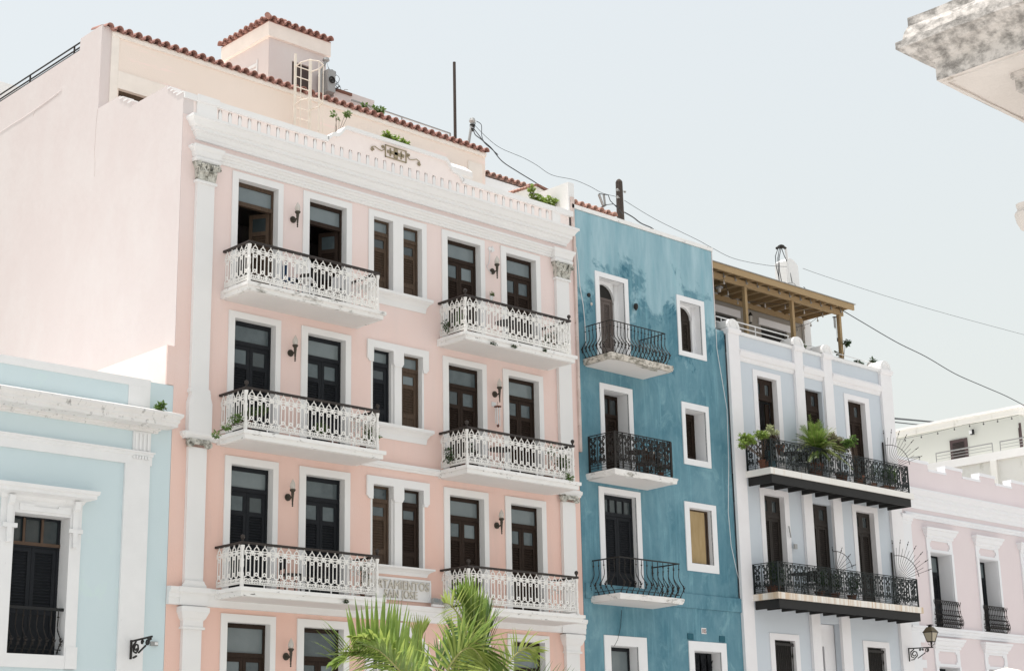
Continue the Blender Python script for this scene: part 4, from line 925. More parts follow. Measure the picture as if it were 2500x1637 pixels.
# long balconies
for zf in (11.18, 7.43):
    s_ = part('balcony', MB().box(40.33, 47.97, 30.95, Y0-.101, zf-.19, zf), rustl if zf < 10 else mat('lightly_rusted_ledge', (.80, .78, .75), (.76, .74, .70), 2, .8, bump=.1, stain=(.58, .44, .27), sscale=2.0, slo=.60, shi=.78, sstretch=(3, 1, .06)), wb, 'long white ledge streaked with rust' if zf < 10 else None)
    part('edge_beam', MB().box(40.42, 47.83, 31.00, 31.06, zf-.45, zf-.191).box(40.42, 40.48, 31.061, Y0-.1, zf-.45, zf-.191).box(47.77, 47.83, 31.061, Y0-.1, zf-.45, zf-.191), steelb, s_)
    for i in range(10):
        xx = 41.0+i*.70; part('joist', MB().box(xx-.03, xx+.03, 31.061, Y0-.105, zf-.43, zf-.192), steelb, s_)
    part('deck_underside', MB().box(40.5, 47.75, 31.07, Y0-.11, zf-.23, zf-.1915), steelb, s_)
    panel_rail(s_, 40.52, 47.86, 31.06, zf, .93, PU, .36, .88, greeniron)
# roof-terrace rooms, railing
rm = MB(); wall(rm, 39.5, 47.25, 15.0, 18.0, [(40.6, 43.6, 15.1, 17.25), (44.9, 46.35, 15.1, 17.22)], 34.5, .2)
part('terrace_room_wall', rm, taupe, wb); part('terrace_room_roof', MB().box(39.5, 47.6, 34.51, 40, 18.01, 18.06), taupe, wb)
part('terrace_room_side', MB().box(47.05, 47.24, 34.51, 40, 15, 18).box(39.51, 39.7, 34.51, 40, 15, 18), taupe, wb)
part('terrace_lintel', MB().box(42.0, 43.75, 34.45, 34.499, 17.25, 17.50), whitec, wb); part('terrace_lintel', MB().box(44.75, 46.5, 34.45, 34.499, 17.22, 17.46), whitec, wb)
part('corner_fin', MB().box(47.25, 47.62, 34.4, 34.8, 15, 17.85), white, wb)
for a, b_, zt in ((40.6, 43.6, 17.24), (44.9, 46.35, 17.21)):
    part('terrace_door', MB().box(a, b_, 34.62, 34.66, 15.1, zt), dark, wb)
    g = MB()
    for i in range(int((b_-a)/.11)): g.box(a+i*.11, a+i*.11+.014, 34.42, 34.436, 15.6, 16.75)
    g.box(a-.4, b_+.4, 34.42, 34.44, 16.72, 16.75)
    part('terrace_grille', g, iron, wb)
rr2 = MB()
for z in (16.10, 15.93): rr2.tube([(39.75, 32.28, z), (43.45, 32.28, z)], .022, 6); 
for xx in (40.0, 41.7, 43.4): rr2.tube([(xx, 32.28, 15.6), (xx, 32.28, 16.1)], .018, 6)
for z in (15.98, 15.83): rr2.tube([(43.45, 32.30, z), (48.3, 32.30, z-.02)], .013, 6)
for xx in (45.6, 47.3, 48.3): rr2.tube([(xx, 32.30, 15.5), (xx, 32.30, 15.97)], .012, 6)
part('terrace_railing', rr2, white, wb)
# pergola
pg = thing('wooden_pergola', 'unpainted pine pergola roof standing on the terrace of the pale blue house', 'pergola', (43.3, 33, 15.6))
part('front_beam', MB().box(39.42, 47.30, 32.28, 32.34, 17.70, 17.90), pine, pg)
part('post_beam', MB().box(39.42, 47.32, 32.76, 32.84, 17.60, 17.80), pine, pg)
part('rear_beam', MB().box(39.42, 47.05, 34.30, 34.38, 17.62, 17.80), pine, pg)
part('roof_sheet', MB().box(39.40, 47.36, 32.24, 34.45, 17.905, 17.925), greym, pg)
for i in range(14):
    xx = 39.7+i*.575; part('rafter', MB().box(xx-.022, xx+.022, 32.341, 34.42, 17.755, 17.90), pine, pg)
    part('rafter_hanger', MB().box(xx-.035, xx+.035, 32.72, 32.755, 17.70, 17.85), greym, pg)
part('roof_boards', MB().box(39.45, 47.28, 32.35, 34.42, 17.901, 17.904), pine, pg)
for xx in (41.92, 44.42, 47.08): part('post', MB().box(xx-.06, xx+.06, 32.74, 32.86, 15.0, 17.60), pinev, pg)
# chimney pier and weatherhead on the roof
ch = thing('chimney_pier', 'white rendered chimney pier behind the pergola roof', 'chimney', (46.5, 34.3, 17.9))
c_ = at(1730+1350/6.232, 600+215/6.232, 34.3)
part('shaft', MB().prism([(46.30, 17.9), (46.30, c_.z-.16), (46.5, c_.z-.02), (46.72, c_.z-.05), (46.98, c_.z-.2), (47.02, 18.7), (47.02, 17.9)], 34.3, 34.8), white, ch)

# ==================================================================== ROSE HOUSE (right)
rb_ = thing('rose_house', 'pale rose house with notched white-capped parapet, at the right edge beyond the pale blue house', 'building', (55, 32, 0))
RW = [(50.25, 51.57, 7.0, 9.57), (53.36, 54.60, 7.0, 9.60), (56.4, 57.6, 7.0, 9.60), (50.20, 51.45, 2, 5.70), (53.32, 54.50, 2, 5.72), (56.4, 57.6, 2, 5.72)]
YR = Y0+.02
part('wall', wall(MB(), 48.65, 62, 0, 12.40, RW, YR, .62), rose, rb_)
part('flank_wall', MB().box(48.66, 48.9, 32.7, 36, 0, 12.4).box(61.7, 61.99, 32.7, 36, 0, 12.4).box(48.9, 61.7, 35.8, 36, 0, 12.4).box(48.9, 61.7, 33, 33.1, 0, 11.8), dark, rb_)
part('roof_deck', MB().box(48.66, 62, 32.66, 36, 11.9, 12.0), creamw, rb_)
mer = [(48.7, 50.62), (51.75, 52.80), (53.98, 55.0), (56.15, 57.2), (58.3, 59.4), (60.5, 61.6)]
for a, b_ in mer: part('merlon', MB().box(a, b_, YR, YR+.3, 12.401, 12.63), rose, rb_)
for a, b_ in mer: part('merlon_cap', MB().box(a-.03, b_+.03, YR-.03, YR+.33, 12.631, 12.74), rosew, rb_)
for (a, b_), (c_, d_) in zip(mer, mer[1:]): part('notch_cap', MB().box(b_+.001, c_-.001, YR-.03, YR+.33, 12.402, 12.48), rosew, rb_)
for (a, b_) in mer[1:]: part('sunlit_notch_cheek', MB().box(a-.028, a-.002, YR+.0, YR+.33, 12.481, 12.63), rosew, rb_)  # white strips paint the sunlit left side of each merlon
part('cornice', sweep(MB(), 48.7, 62, YR-.001, YR, [(.03, 11.0), (.05, 11.05), (.05, 11.12), (.10, 11.16), (.13, 11.22), (.13, 11.26), (.20, 11.32), (.20, 11.42), (.24, 11.44), (.32, 11.56), (.34, 11.58), (.34, 11.64), (0, 11.72)], rl=False, rr=False), rosew, rb_)
part('architrave', sweep(MB(), 48.9, 62, YR-.001, YR, [(.02, 10.64), (.05, 10.65), (.05, 10.72), (.09, 10.75), (.09, 10.82), (.02, 10.86)], rl=False, rr=False), rosew, rb_)
part('belt_course', sweep(MB(), 48.7, 62, YR-.001, YR, [(.03, 6.72), (.05, 6.73), (.05, 6.80), (.09, 6.82), (.09, 6.90), (.14, 6.93), (.14, 7.0), (0, 7.01)], rl=False, rr=False), rosew, rb_)
m_ = MB().box(48.66, 49.18, YR-.08, YR-.001, 0, 10.45); sweep(m_, 48.66, 49.18, YR-.08, YR-.001, [(.0, 10.40), (.02, 10.42), (.02, 10.50), (.05, 10.52), (.05, 10.58), (.09, 10.62), (.11, 10.70), (.11, 10.72), (0, 10.73)])
part('pilaster', m_, rosew, rb_)
for k in range(9): part('quoin', MB().box(49.181, 49.32 if k % 2 else 49.46, YR-.07, YR-.001, 6.45-k*.42, 6.72-k*.42), rosew, rb_)
for k, (a, b_, z0_, z1_) in enumerate(RW):
    up_ = k < 3; f0, f1 = a-.15, b_+.13; zc = 10.04 if up_ else 6.28
    m_ = frame(MB(), f0, f1, z0_, z1_+.02, a, b_, z0_, z1_, YR-.06, YR+.0)
    m_.box(a-.0, a+.01, YR+.001, YR+.6, z0_, z1_).box(b_-.01, b_, YR+.001, YR+.6, z0_, z1_).box(a+.01, b_-.01, YR+.001, YR+.6, z1_-.01, z1_)
    # panel above the opening
    m_.box(f0, f1, YR-.04, YR-.001, z1_+.021, z1_+.10).box(f0, a+.05, YR-.04, YR-.001, z1_+.101, zc).box(b_-.05, f1, YR-.04, YR-.001, z1_+.101, zc).box(a+.05, b_-.05, YR-.04, YR-.001, zc-.07, zc)
    for cx_, cz_ in ((a+.05, z1_+.101), (a+.05, zc-.07), (b_-.05, z1_+.101), (b_-.05, zc-.07)): m_.box(cx_-.0 if cx_ < (a+b_)/2 else cx_-.08, cx_+.08 if cx_ < (a+b_)/2 else cx_, YR-.039, YR-.001, cz_ if cz_ < zc-.1 else cz_-.07, cz_+.07 if cz_ < zc-.1 else cz_)
    part('window_surround', m_, rosew, rb_)
    part('window_cap', sweep(MB(), f0, f1, YR-.06, YR-.001, [(.0, zc), (.03, zc+.03), (.03, zc+.09), (.08, zc+.13), (.12, zc+.22), (.12, zc+.25), (.16, zc+.28), (.18, zc+.35), (0, zc+.37)]), rosew, rb_)
    door(rb_, a+.011, b_-.011, z0_, z1_-.01, YR+.50, slate, trans=0 if not up_ else .5, pane=False, louv_to=1.1 if up_ else 1.0, headrail=.06)
    if up_:
        zt = z0_+.93; g = MB(); n = 12
        bl_ = part('balconet', MB().box(a-.05, b_+.05, YR-.12, YR-.06, zt-.02, zt).box(a-.05, b_+.05, YR-.16, YR-.06, z0_+.01, z0_+.03), iron, rb_)
        for i in range(n): link('rail_bar', GU, bl_, (a+.02+(b_-a-.04)*i/(n-1), YR-.06, z0_+.01), sc=(1, 1, .99))
        for j in range(2):
            for xx, rz_ in ((a-.03, -math.pi/2), (b_+.03, math.pi/2)): link('rail_bar', GU, bl_, (xx, YR-.10-.07*j, z0_+.01), rz=rz_, sc=(1, .4, .99))

# ==================================================================== MINT HOUSE (left)
mb_ = thing('mint_house', 'mint green house with white cornice and one dark shuttered window, in the lower left corner', 'building', (15, 32, 0))
part('wall', wall(MB(), 6, 20.02, 0, 10.16, [(16.29, 17.64, 4.63, 7.57)], Y0, .42), mint, mb_)
part('wall', MB().box(19.43, 20.025, Y0+.0, Y0+.028, 10.161, 10.77), mint, mb_)
part('flank_wall', MB().box(6, 19.8, 40, 40.2, 0, 10.1).box(6, 6.2, 32.43, 40, 0, 10.1).box(6.2, 19.8, 32.43, 40, 10.0, 10.1).box(6.2, 19.8, 33.5, 33.6, 0, 9.9), mintw, mb_)
part('parapet', MB().box(6, 18.88, Y0+.001, Y0+.3, 10.161, 10.62), mint, mb_)
part('parapet_coping', MB().box(6, 19.43, Y0-.02, Y0+.33, 10.621, 10.80), mintw, mb_); part('parapet_pier', MB().box(18.88, 19.428, Y0-.02, Y0+.3, 10.161, 10.62), mintw, mb_)
part('cornice', sweep(MB(), 6, 19.60, Y0-.001, Y0, [(.02, 9.60), (.05, 9.61), (.05, 9.65), (.09, 9.67), (.09, 9.70), (.20, 9.72), (.34, 9.735), (.36, 9.74), (.36, 9.81), (.39, 9.84), (.39, 9.90), (.43, 9.95), (.45, 9.97), (.45, 10.03), (0, 10.165)], rl=False), mat('mint_house_sooty_cornice', (.80, .79, .78), (.68, .66, .64), 2, .8, bump=.3, stain=(.13, .125, .115), sscale=4.2, slo=.56, shi=.72, sstretch=(1.4, 1, 1.2)), mb_)
part('frieze_band', sweep(MB(), 6, 19.47, Y0-.001, Y0, [(.05, 8.86), (.05, 9.05), (.07, 9.06), (.07, 9.12), (.10, 9.13), (.10, 9.16), (0, 9.17)], rl=False), mintw, mb_)
m_ = MB().box(19.03, 19.47, Y0-.05, Y0-.001, 9.171, 9.60)
for k in range(4): m_.box(19.07+k*.10, 19.12+k*.10, Y0-.08, Y0-.05, 9.18, 9.56)
for k in range(6): m_.box(19.03+k*.07, 19.08+k*.07, Y0-.09, Y0-.06, 8.98, 9.05)
part('triglyph', m_, mintw, mb_)
part('pilaster', MB().box(18.85, 19.47, Y0-.06, Y0-.001, 0, 8.859), mintw, mb_)
m_ = frame(MB(), 16.02, 17.87, 4.40, 7.80, 16.33, 17.60, 4.67, 7.53, Y0-.05, Y0-.001, True)
m_.box(17.60, 17.62, Y0, Y0+.41, 4.67, 7.53).box(16.31, 16.33, Y0, Y0+.41, 4.67, 7.53).box(16.33, 17.6, Y0, Y0+.41, 7.53, 7.55)
m_.box(17.63, 17.90, Y0-.07, Y0-.001, 4.40, 4.85)
part('window_surround', m_, mintw, mb_)
m_ = MB().box(16.42, 17.58, Y0-.08, Y0-.051, 7.58, 7.68).box(16.42, 16.75, Y0-.08, Y0-.051, 7.681, 7.73).box(17.3, 17.58, Y0-.08, Y0-.051, 7.681, 7.73)
part('lintel_panel', m_, mintw, mb_)
part('window_cap', sweep(MB(), 16.02, 17.86, Y0-.06, Y0-.001, [(0, 7.80), (.03, 7.83), (.05, 7.88), (.10, 7.90), (.20, 7.93), (.22, 7.935), (.22, 8.0), (.26, 8.03), (.27, 8.08), (.27, 8.10), (0, 8.13)]), mintw, mb_)
for xx in (16.20, 17.70):
    m_ = MB().box(xx-.06, xx+.06, Y0-.10, Y0-.051, 7.25, 7.80); m_.prismx([(Y0-.051, 7.62), (Y0-.16, 7.70), (Y0-.20, 7.86), (Y0-.051, 7.86)], xx-.065, xx+.065)
    m_.box(xx-.15, xx+.17, Y0-.12, Y0-.051, 7.20, 7.29).box(xx-.055, xx+.055, Y0-.12, Y0-.051, 6.98, 7.20).box(xx-.055, xx+.055, Y0-.14, Y0-.051, 6.90, 6.98)
    part('console', m_, mintw, mb_)
dm = door(mb_, 16.335, 17.595, 4.68, 7.52, Y0+.34, slate, trans=.48, pane=False, bars=2, headrail=.04, louv_to=.95)
part('transom_frame', MB().box(16.34, 17.59, Y0+.31, Y0+.335, 6.93, 7.0).box(16.72, 16.77, Y0+.31, Y0+.335, 7.0, 7.5).box(17.14, 17.19, Y0+.31, Y0+.335, 7.0, 7.5), mat('dull_brown_transom', (.10, .065, .045), None, 3, .6, bump=.1), mb_)
g = part('window_guard', MB().box(16.33, 17.62, Y0+.03, Y0+.09, 5.58, 5.64), mat('matt_black_guard', (.016, .017, .018), None, 5, .5, rough=.7, bump=.1), mb_)
part('bottom_rail', MB().box(16.33, 17.60, Y0+.08, Y0+.10, 4.78, 4.80), MATS['matt_black_guard'], g)
for i in range(8): link('rail_bar', BU, g, (16.42+i*.158, Y0+.12, 4.70), sc=(1, 1, .93))

# old roof-line ridge and a long crack on the pink side wall
ck = MB(); ck.tube([atx(1+x/2.5967, y/2.5967, XL+.002) for x, y in ((0, 840), (60, 800), (150, 745), (215, 700), (300, 640), (390, 572))], .018, 6); part('old_roof_line', ck, pinkside, pb)
crk = mat('crack_shadow_line', (.45, .33, .29), None, 3, .5, bump=0)
for pts in (((620, 690), (612, 760), (607, 830), (604, 900), (598, 960), (603, 1020), (600, 1120)), ((210, 735), (222, 705), (245, 690), (270, 672), (300, 650), (335, 625), (372, 597))):
    part('wall_crack', MB().tube([atx(x/2.5967, y/2.5967, XL-.004) for x, y in pts], .004, 4), crk, pb)

# ==================================================================== FAR BUILDING (right, behind)
fb = thing('far_cream_building', 'pale cream building with terrace rail and stained white wall, beyond the rose house', 'building', (66, 40, 0))
part('wall', MB().box(66, 80, 36.95, 58, 0, 17.50), cream, fb)
part('roof_fascia', MB().box(65.9, 80.1, 36.85, 58.1, 17.501, 17.78), creamw, fb)
part('roof_slab', MB().prismx([(36.6, 17.781), (58.3, 17.781), (58.3, 17.85), (36.6, 17.85)], 65.7, 80.2), farw, fb)
part('terrace_ledge', MB().box(63.5, 65.99, 28, 58, 15.14, 15.49), farw, fb)
part('stained_wall', MB().box(63.62, 65.9, 28.2, 58, 0, 15.139), creamw, fb, 'old stained white wall below the ledge')
pr = MB(); 
part('ledge_pilaster', MB().box(63.49, 63.62, 36.8, 37.1, 0, 15.139), creamw, fb)
for ya, yb_ in ((40.6, 45.0), (36.97, 39.75), (30.0, 36.6)):
    g = MB(); g.bar((63.6, ya, 15.90), (63.6, yb_, 15.90), .05); g.bar((63.6, ya, 15.76), (63.6, yb_, 15.76), .02); g.bar((63.6, ya, 15.63), (63.6, yb_, 15.63), .02)
    n = max(1, int((yb_-ya)/1.4))
    for i in range(n+1): g.bar((63.6, ya+(yb_-ya)*i/n, 15.49), (63.6, ya+(yb_-ya)*i/n, 15.90), .03)
    part('terrace_rail', g, greym, fb)
dw = mat('far_brown_shutter', (.10, .07, .07), (.07, .05, .05), 4, .7, bump=.1)
for ya, yb_ in ((39.58, 40.46), (36.0+.97, 37.0)):
    part('door', MB().box(65.94, 65.999, ya, yb_, 15.5, 16.89), dw, fb)
g = MB()
for i in range(18): g.box(65.92, 65.94, 39.72, 40.32, 15.6+i*.065, 15.63+i*.065)
part('louvers', g, dark, fb, kind='stuff')
d2 = atx(2494, 1031, 66); part('door', MB().box(65.94, 65.999, 36.96, d2.y+.03, 15.5, 17.1), dw, fb)
wl_ = solo('wall_lantern', MB().box(65.80, 65.88, 39.12, 39.30, 16.95, 17.18), blackp, 'small black wall light above the terrace door of the cream building', 'lamp')
part('diffuser', MB().box(65.78, 65.86, 39.20, 39.34, 16.99, 17.16), fabw, wl_)
def string_lights(name, pts, n, label, drop=.10, r=.025, seg=None, bulbm=None, cat='string lights', group=None):
    t = thing(name, label, cat, pts[0], group)
    cb = []
    for a, b_ in zip(pts, pts[1:]):
        a, b_ = Vector(a), Vector(b_)
        for i in range(8): 
            u = i/8; p = a.lerp(b_, u); p.z -= .35*(u*(1-u))*(b_-a).length*.12; cb.append(p)
    cb.append(Vector(pts[-1])); part('cord', MB().tube(cb, .008, 4), wire, t)
    for i in range(n):
        p = cb[int((i+.5)*len(cb)/n) % len(cb)]
        m_ = MB().lathe([(.010, 0), (.014, -.05), (.014, -.06)][::-1], p, 6); m_.lathe([(.005, -drop-.02), (r, -drop+.01), (r*.8, -drop+.035), (.012, -.06)], p, 7)
        part('bulb', m_, bulbm or frost, t)
    return t
string_lights('string_lights', [atx(2190, 1073, 65.7), atx(2350, 1037, 65.7), atx(2487, 1012, 65.7)], 8, 'string of bulbs under the eave of the cream building', drop=.12, r=.04, bulbm=blackp)

# a pale building edge beyond the far left rail
part('roof_edge', MB().box(28.4, 31.4, 60, 66, 29.0, 30.2), farw, solo('distant_block', MB().box(28, 31, 60.2, 66, 0, 29), farw, 'distant pale block just visible at the left edge behind the roof rail', 'building'))

# ==================================================================== NEAR CORNICE (top right)
nb = thing('weathered_corner_building', 'mould-stained stucco cornice of a near building, jutting in at the top right corner', 'building', (24, 6, 0))
CXn, CYn = 19.06, 11.39
def corner_sweep(mb, prof):
    rows = []
    for o_, z in prof: rows.append([(CXn-o_, -6, z), (CXn-o_, CYn+o_, z), (40, CYn+o_, z)])
    o = len(mb.v)
    # subdivide along both runs for uneven edges
    R_ = random.Random(3); path = []
    for row, (o_, z) in zip(rows, prof):
        r2 = []
        for i in range(60): r2.append((row[0][0]+R_.uniform(-.006, .006), row[0][1]+(row[1][1]-row[0][1])*i/60, z+R_.uniform(-.006, .006)))
        r2.append(row[1])
        for i in range(1, 61): r2.append((row[1][0]+(row[2][0]-row[1][0])*i/60, row[1][1]+R_.uniform(-.006, .006), z+R_.uniform(-.006, .006)))
        path.append(r2)
    k = len(path[0])
    for r_ in path: mb.v += r_
    for i in range(len(path)-1):
        for j in range(k-1): mb.f.append((o+i*k+j, o+i*k+j+1, o+(i+1)*k+j+1, o+(i+1)*k+j))
    return mb
crown = [(-1.4, 10.90), (-1.0, 10.93), (-.98, 10.97), (-.42, 10.985), (-.10, 10.99), (-.10, 10.965), (-.05, 10.965), (-.05, 10.995), (0, 11.0), (0, 11.27), (.03, 11.30), (.06, 11.31), (.10, 11.35), (.16, 11.38), (.24, 11.40), (.29, 11.44), (.31, 11.47), (.37, 11.48), (.37, 11.58), (.30, 11.60), (.29, 11.66), (.27, 11.74), (.25, 11.78), (.23, 11.82), (.23, 11.95), (0, 12.0), (-1.4, 12.02)]
i0 = [i for i, p in enumerate(crown) if p == (0, 11.0)][0]
part('crown_moulding', corner_sweep(MB(), crown[i0:]), stone, nb, 'mould-blackened stucco crown')
part('soffit', corner_sweep(MB(), crown[:i0+1]), stonein, nb)
# brackets and lower wall, deep under the soffit
wx, wy = CXn+1.15, CYn-1.15
part('wall', MB().box(wx, 40, -6, wy, 0, 10.95), stonein, nb)
for k in range(9):
    yb_ = CYn-.86-k*1.1
    m_ = MB().box(CXn+.55, wx, yb_-.28, yb_, 10.72, 10.96); m_.prismx([(yb_-.26, 10.72), (yb_-.02, 10.72), (yb_-.02, 10.55), (yb_-.14, 10.50), (yb_-.26, 10.60)], CXn+.75, wx)
    m_.box(CXn+.50, CXn+.57, yb_-.32, yb_+.04, 10.90, 10.975)
    part('bracket', m_, stone, nb)
bd = MB()
for a in range(1): bd.box(CXn+.62, wx, -6, CYn-.9, 10.86, 10.93)
part('bed_moulding', bd, mat('ochre_stained_stucco', (.42, .37, .28), (.30, .26, .19), 5, .8, bump=.4), nb)
fz = at(2496, 527, 11.0)
fr_ = MB().lathe([(.02, -.20), (.10, -.16), (.15, -.05), (.17, .06), (.12, .12), (.14, .20), (.05, .22)], (fz.x+.13, fz.y, fz.z), 12)
part('lower_scroll', fr_, stonein, nb, 'rounded scroll of the lower moulding at the right edge')

# ==================================================================== LAMPS
def torch_lamp(x, zt, label, first=[None]):
    z0_ = zt-.62
    if first[0] is None:
        t = thing('wall_lamp', label, 'lamp', (x, Y0, z0_), 'torch shaped wall lamps between the doors of the pink building')
        bp_ = MB(); bp_.ring(x, z0_+.25, 0.001, .085, Y0-.03, Y0-.001, 12).ring(x, z0_+.25, 0.001, .05, Y0-.05, Y0-.03, 10); part('back_plate', bp_, bronze, t)
        part('arm', MB().tube([(x, Y0-.05, z0_+.25), (x, Y0-.12, z0_+.22), (x, Y0-.2, z0_+.26)], .018, 6), bronze, t)
        part('torch_body', MB().lathe([(.008, 0), (.022, .02), (.012, .045), (.024, .07), (.016, .09), (.022, .13), (.030, .24), (.040, .32), (.034, .34), (.05, .36), (.07, .385), (.075, .41), (.05, .42)], (x, Y0-.2, z0_), 10), bronze, t)
        fs = MB(); prf = [(.045, .42), (.065, .46), (.068, .50), (.055, .55), (.032, .60), (.012, .64), (.003, .66)]; fs.lathe(prf, (x, Y0-.2, z0_), 10)
        fs.v = [(x+(a-x)*(1+.12*math.sin(7*math.atan2(b_-(Y0-.2), a-x)+c*20)), (Y0-.2)+(b_-(Y0-.2))*(1+.12*math.sin(7*math.atan2(b_-(Y0-.2), a-x)+c*20)), c) for a, b_, c in fs.v]
        part('flame_shade', fs, frost, t)
        first[0] = t; return t
    s_ = first[0]; t = s_.copy(); COL.objects.link(t); t.location = (x, Y0, z0_); t['label'] = label
    for c_ in s_.children:
        d_ = c_.copy(); COL.objects.link(d_); d_.parent = t
    return t
for x, zt, lb in ((23.25, 15.83, 'bronze torch wall lamp between the two open doors of the top left balcony'), (29.93, 15.86, 'bronze torch wall lamp above the top right balcony of the pink building'),
                  (23.24, 12.44, 'bronze torch wall lamp between slate doors of the middle left balcony'), (29.94, 12.43, 'bronze torch wall lamp above the hanging wind chime'),
                  (23.23, 8.94, 'bronze torch wall lamp between slate doors of the lowest left balcony'), (29.93, 8.91, 'bronze torch wall lamp above the lowest right balcony, over the palm'),
                  (23.25, 5.26, 'bronze torch wall lamp between the ground floor doors at bottom left'), (29.95, 5.30, 'bronze torch wall lamp partly hidden behind the palm fronds')):
    torch_lamp(x, zt, lb)
# street lamp on scroll bracket
sl = thing('street_lantern', 'four sided brass-topped street lantern on a scrolled iron bracket, at lower right', 'street lamp', (48.35, 31.9, 5.9))
bk = MB(); X0 = 48.35
bk.bar((X0, 31.9, 6.20), (X0, 30.95, 6.17), .035); bk.bar((X0, 31.89, 5.78), (X0, 31.89, 6.22), .035)
sc = MB(); scroll(sc, 0, 0, .17, .028, -.012, .012, a0=math.pi*.5, turns=1.7, sg=1); scroll(sc, .48, .10, .085, .024, -.012, .012, a0=math.pi*.5, turns=1.5, sg=-1)
sc.bar((.12, 0, -.14), (.42, 0, .02), .024); sc.bar((-.15, 0, -.18), (.0, 0, -.17), .024); scroll(sc, .23, .12, .045, .018, -.01, .01); scroll(sc, .33, .13, .035, .018, -.01, .01, sg=-1)
sc.map(lambda a, b_, c: (X0+b_, 31.68-a, 6.00+c)); bk.add(sc.v, sc.f)
part('bracket', bk, iron, sl)
LX, LY, LZ = 48.34, 31.0, 6.20
def sq(r0, z0_, r1, z1_, mb): return mb.add([(LX+s*r0, LY+t*r0, LZ+z0_) for s, t in ((-1, -1), (1, -1), (1, 1), (-1, 1))]+[(LX+s*r1, LY+t*r1, LZ+z1_) for s, t in ((-1, -1), (1, -1), (1, 1), (-1, 1))], [(0, 1, 5, 4), (1, 2, 6, 5), (2, 3, 7, 6), (3, 0, 4, 7), (0, 3, 2, 1), (4, 5, 6, 7)])
part('pane', sq(.088, .16, .16, .44, MB()), mat('lantern_glass', (.42, .37, .28), (.36, .31, .23), 8, .8, rough=.2, bump=0), sl)
cg = MB(); 
for s, t in ((-1, -1), (1, -1), (1, 1), (-1, 1)):
    cg.bar((LX+s*.09, LY+t*.09, LZ+.15), (LX+s*.165, LY+t*.165, LZ+.45), .018)
    cg.tube([(LX+s*.075, LY+t*.075, LZ+.15), (LX+s*.07, LY+t*.07, LZ+.07), (LX+s*.02, LY+t*.02, LZ+.03)], .010, 5)
sq(.10, .14, .10, .16, cg); sq(.185, .445, .19, .462, cg); cg.lathe([(.01, -.05), (.035, -.02), (.02, .03)], (LX, LY, LZ), 8)
cg.bar((LX, LY, LZ+.02), (LX, LY, LZ+.15), .02); part('cage', cg, iron, sl)
part('hood', sq(.18, .463, .085, .62, MB()), mat('brass_hood', (.16, .125, .075), (.10, .08, .05), 6, .8, rough=.5, metal=.4, bump=.1), sl)
ck = MB(); sq(.05, .62, .04, .68, ck); sq(.07, .68, .085, .70, ck); part('chimney_cap', ck, iron, sl)
# empty bracket on mint house
br = MB(); X0 = 19.16
br.bar((X0, 31.95, 5.03), (X0, 31.10, 5.07), .035); br.bar((X0, 31.92, 4.66), (X0, 31.92, 5.06), .04)
sc = MB(); scroll(sc, 0, 0, .14, .030, -.012, .012, a0=math.pi*.5, turns=1.7, sg=1); scroll(sc, .44, .09, .08, .026, -.012, .012, a0=math.pi*.5, turns=1.5, sg=-1); sc.bar((.10, 0, -.11), (.38, 0, .02), .03); sc.bar((-.1, 0, -.2), (.03, 0, -.17), .035); scroll(sc, .24, .1, .05, .03, -.01, .01); sc.bar((.5, 0, .13), (.58, 0, .15), .04)
sc.map(lambda a, b_, c: (X0+b_, 31.72-a, 4.88+c)); br.add(sc.v, sc.f)
solo('scroll_bracket', br, iron, 'black wrought scroll bracket without a lantern on the mint house pilaster', 'bracket')
sn = solo('floodlight_sensor', MB().box(19.66, 19.84, Y0-.05, Y0-.001, 4.97, 5.06), greym, 'small grey box with pale lens on the mint wall beside the bracket', 'sensor')
part('lens', MB().box(19.75, 19.83, Y0-.06, Y0-.051, 4.99, 5.045), fabw, sn)
# small lamps on the blue house
for (x, z, lb) in ((33.70, 15.55, 'small broken wall socket lamp left of the arched blue house door'), (35.63, 15.58, 'small dark jar wall lamp right of the arched blue house door')):
    m_ = MB().lathe([(.02, -.14), (.06, -.08), (.07, 0), (.05, .06), (.01, .07)], (x, Y0-.08, z), 9) if x > 35 else MB().ring(x, z, .001, .06, Y0-.04, Y0-.001, 10)
    l_ = solo('socket_lamp', m_, iron, lb, 'lamp')
    part('bulb', MB().lathe([(.01, 0), (.035, .03), (.03, .08), (.01, .1)][::1], (x+.02, Y0-.09, z-(.33 if x < 35 else .12)), 8), frost, l_)
    if x < 35: part('lead', MB().tube([(x, Y0-.04, z), (x+.03, Y0-.06, z-.12), (x+.02, Y0-.08, z-.24)], .008, 4), wire, l_)
# terrace lantern, floodlights
tl = thing('terrace_lantern', 'black coach lantern on the taupe terrace wall under the pergola', 'lamp', (44.3, 34.4, 17)); p = at(1730+640/6.232, 600+1110/6.232, 34.35)
part('frame', MB().lathe([(.02, -.16), (.05, -.13), (.04, -.12)], p, 6).lathe([(.10, .10), (.05, .18), (.02, .24)], p, 6).bar(p+Vector((0, .12, -.14)), p+Vector((0, 0, -.14)), .03), iron, tl); part('pane', MB().lathe([(.05, -.12), (.08, .10)], p, 6), frost, tl)
pl_ = thing('pendant_lamp', 'metal pendant lamp hanging at the left end of the pergola', 'lamp', (41, 33.4, 17.2)); p = at(1730+162/6.232, 600+640/6.232, 33.3)
part('shade', MB().lathe([(.12, -.02), (.13, .03), (.06, .08), (.03, .10)], p, 12), greym, pl_); part('jar', MB().lathe([(.05, -.14), (.06, -.02)], p, 10), frost, pl_); part('cord', MB().tube([p+Vector((0, 0, .1)), p+Vector((0, 0, .62))], .008, 4), wire, pl_)
fl_ = thing('twin_floodlight', 'two grey floodlight heads on the white belt beside the lowest right balcony', 'floodlight', (27.7, 31.8, 6.28))
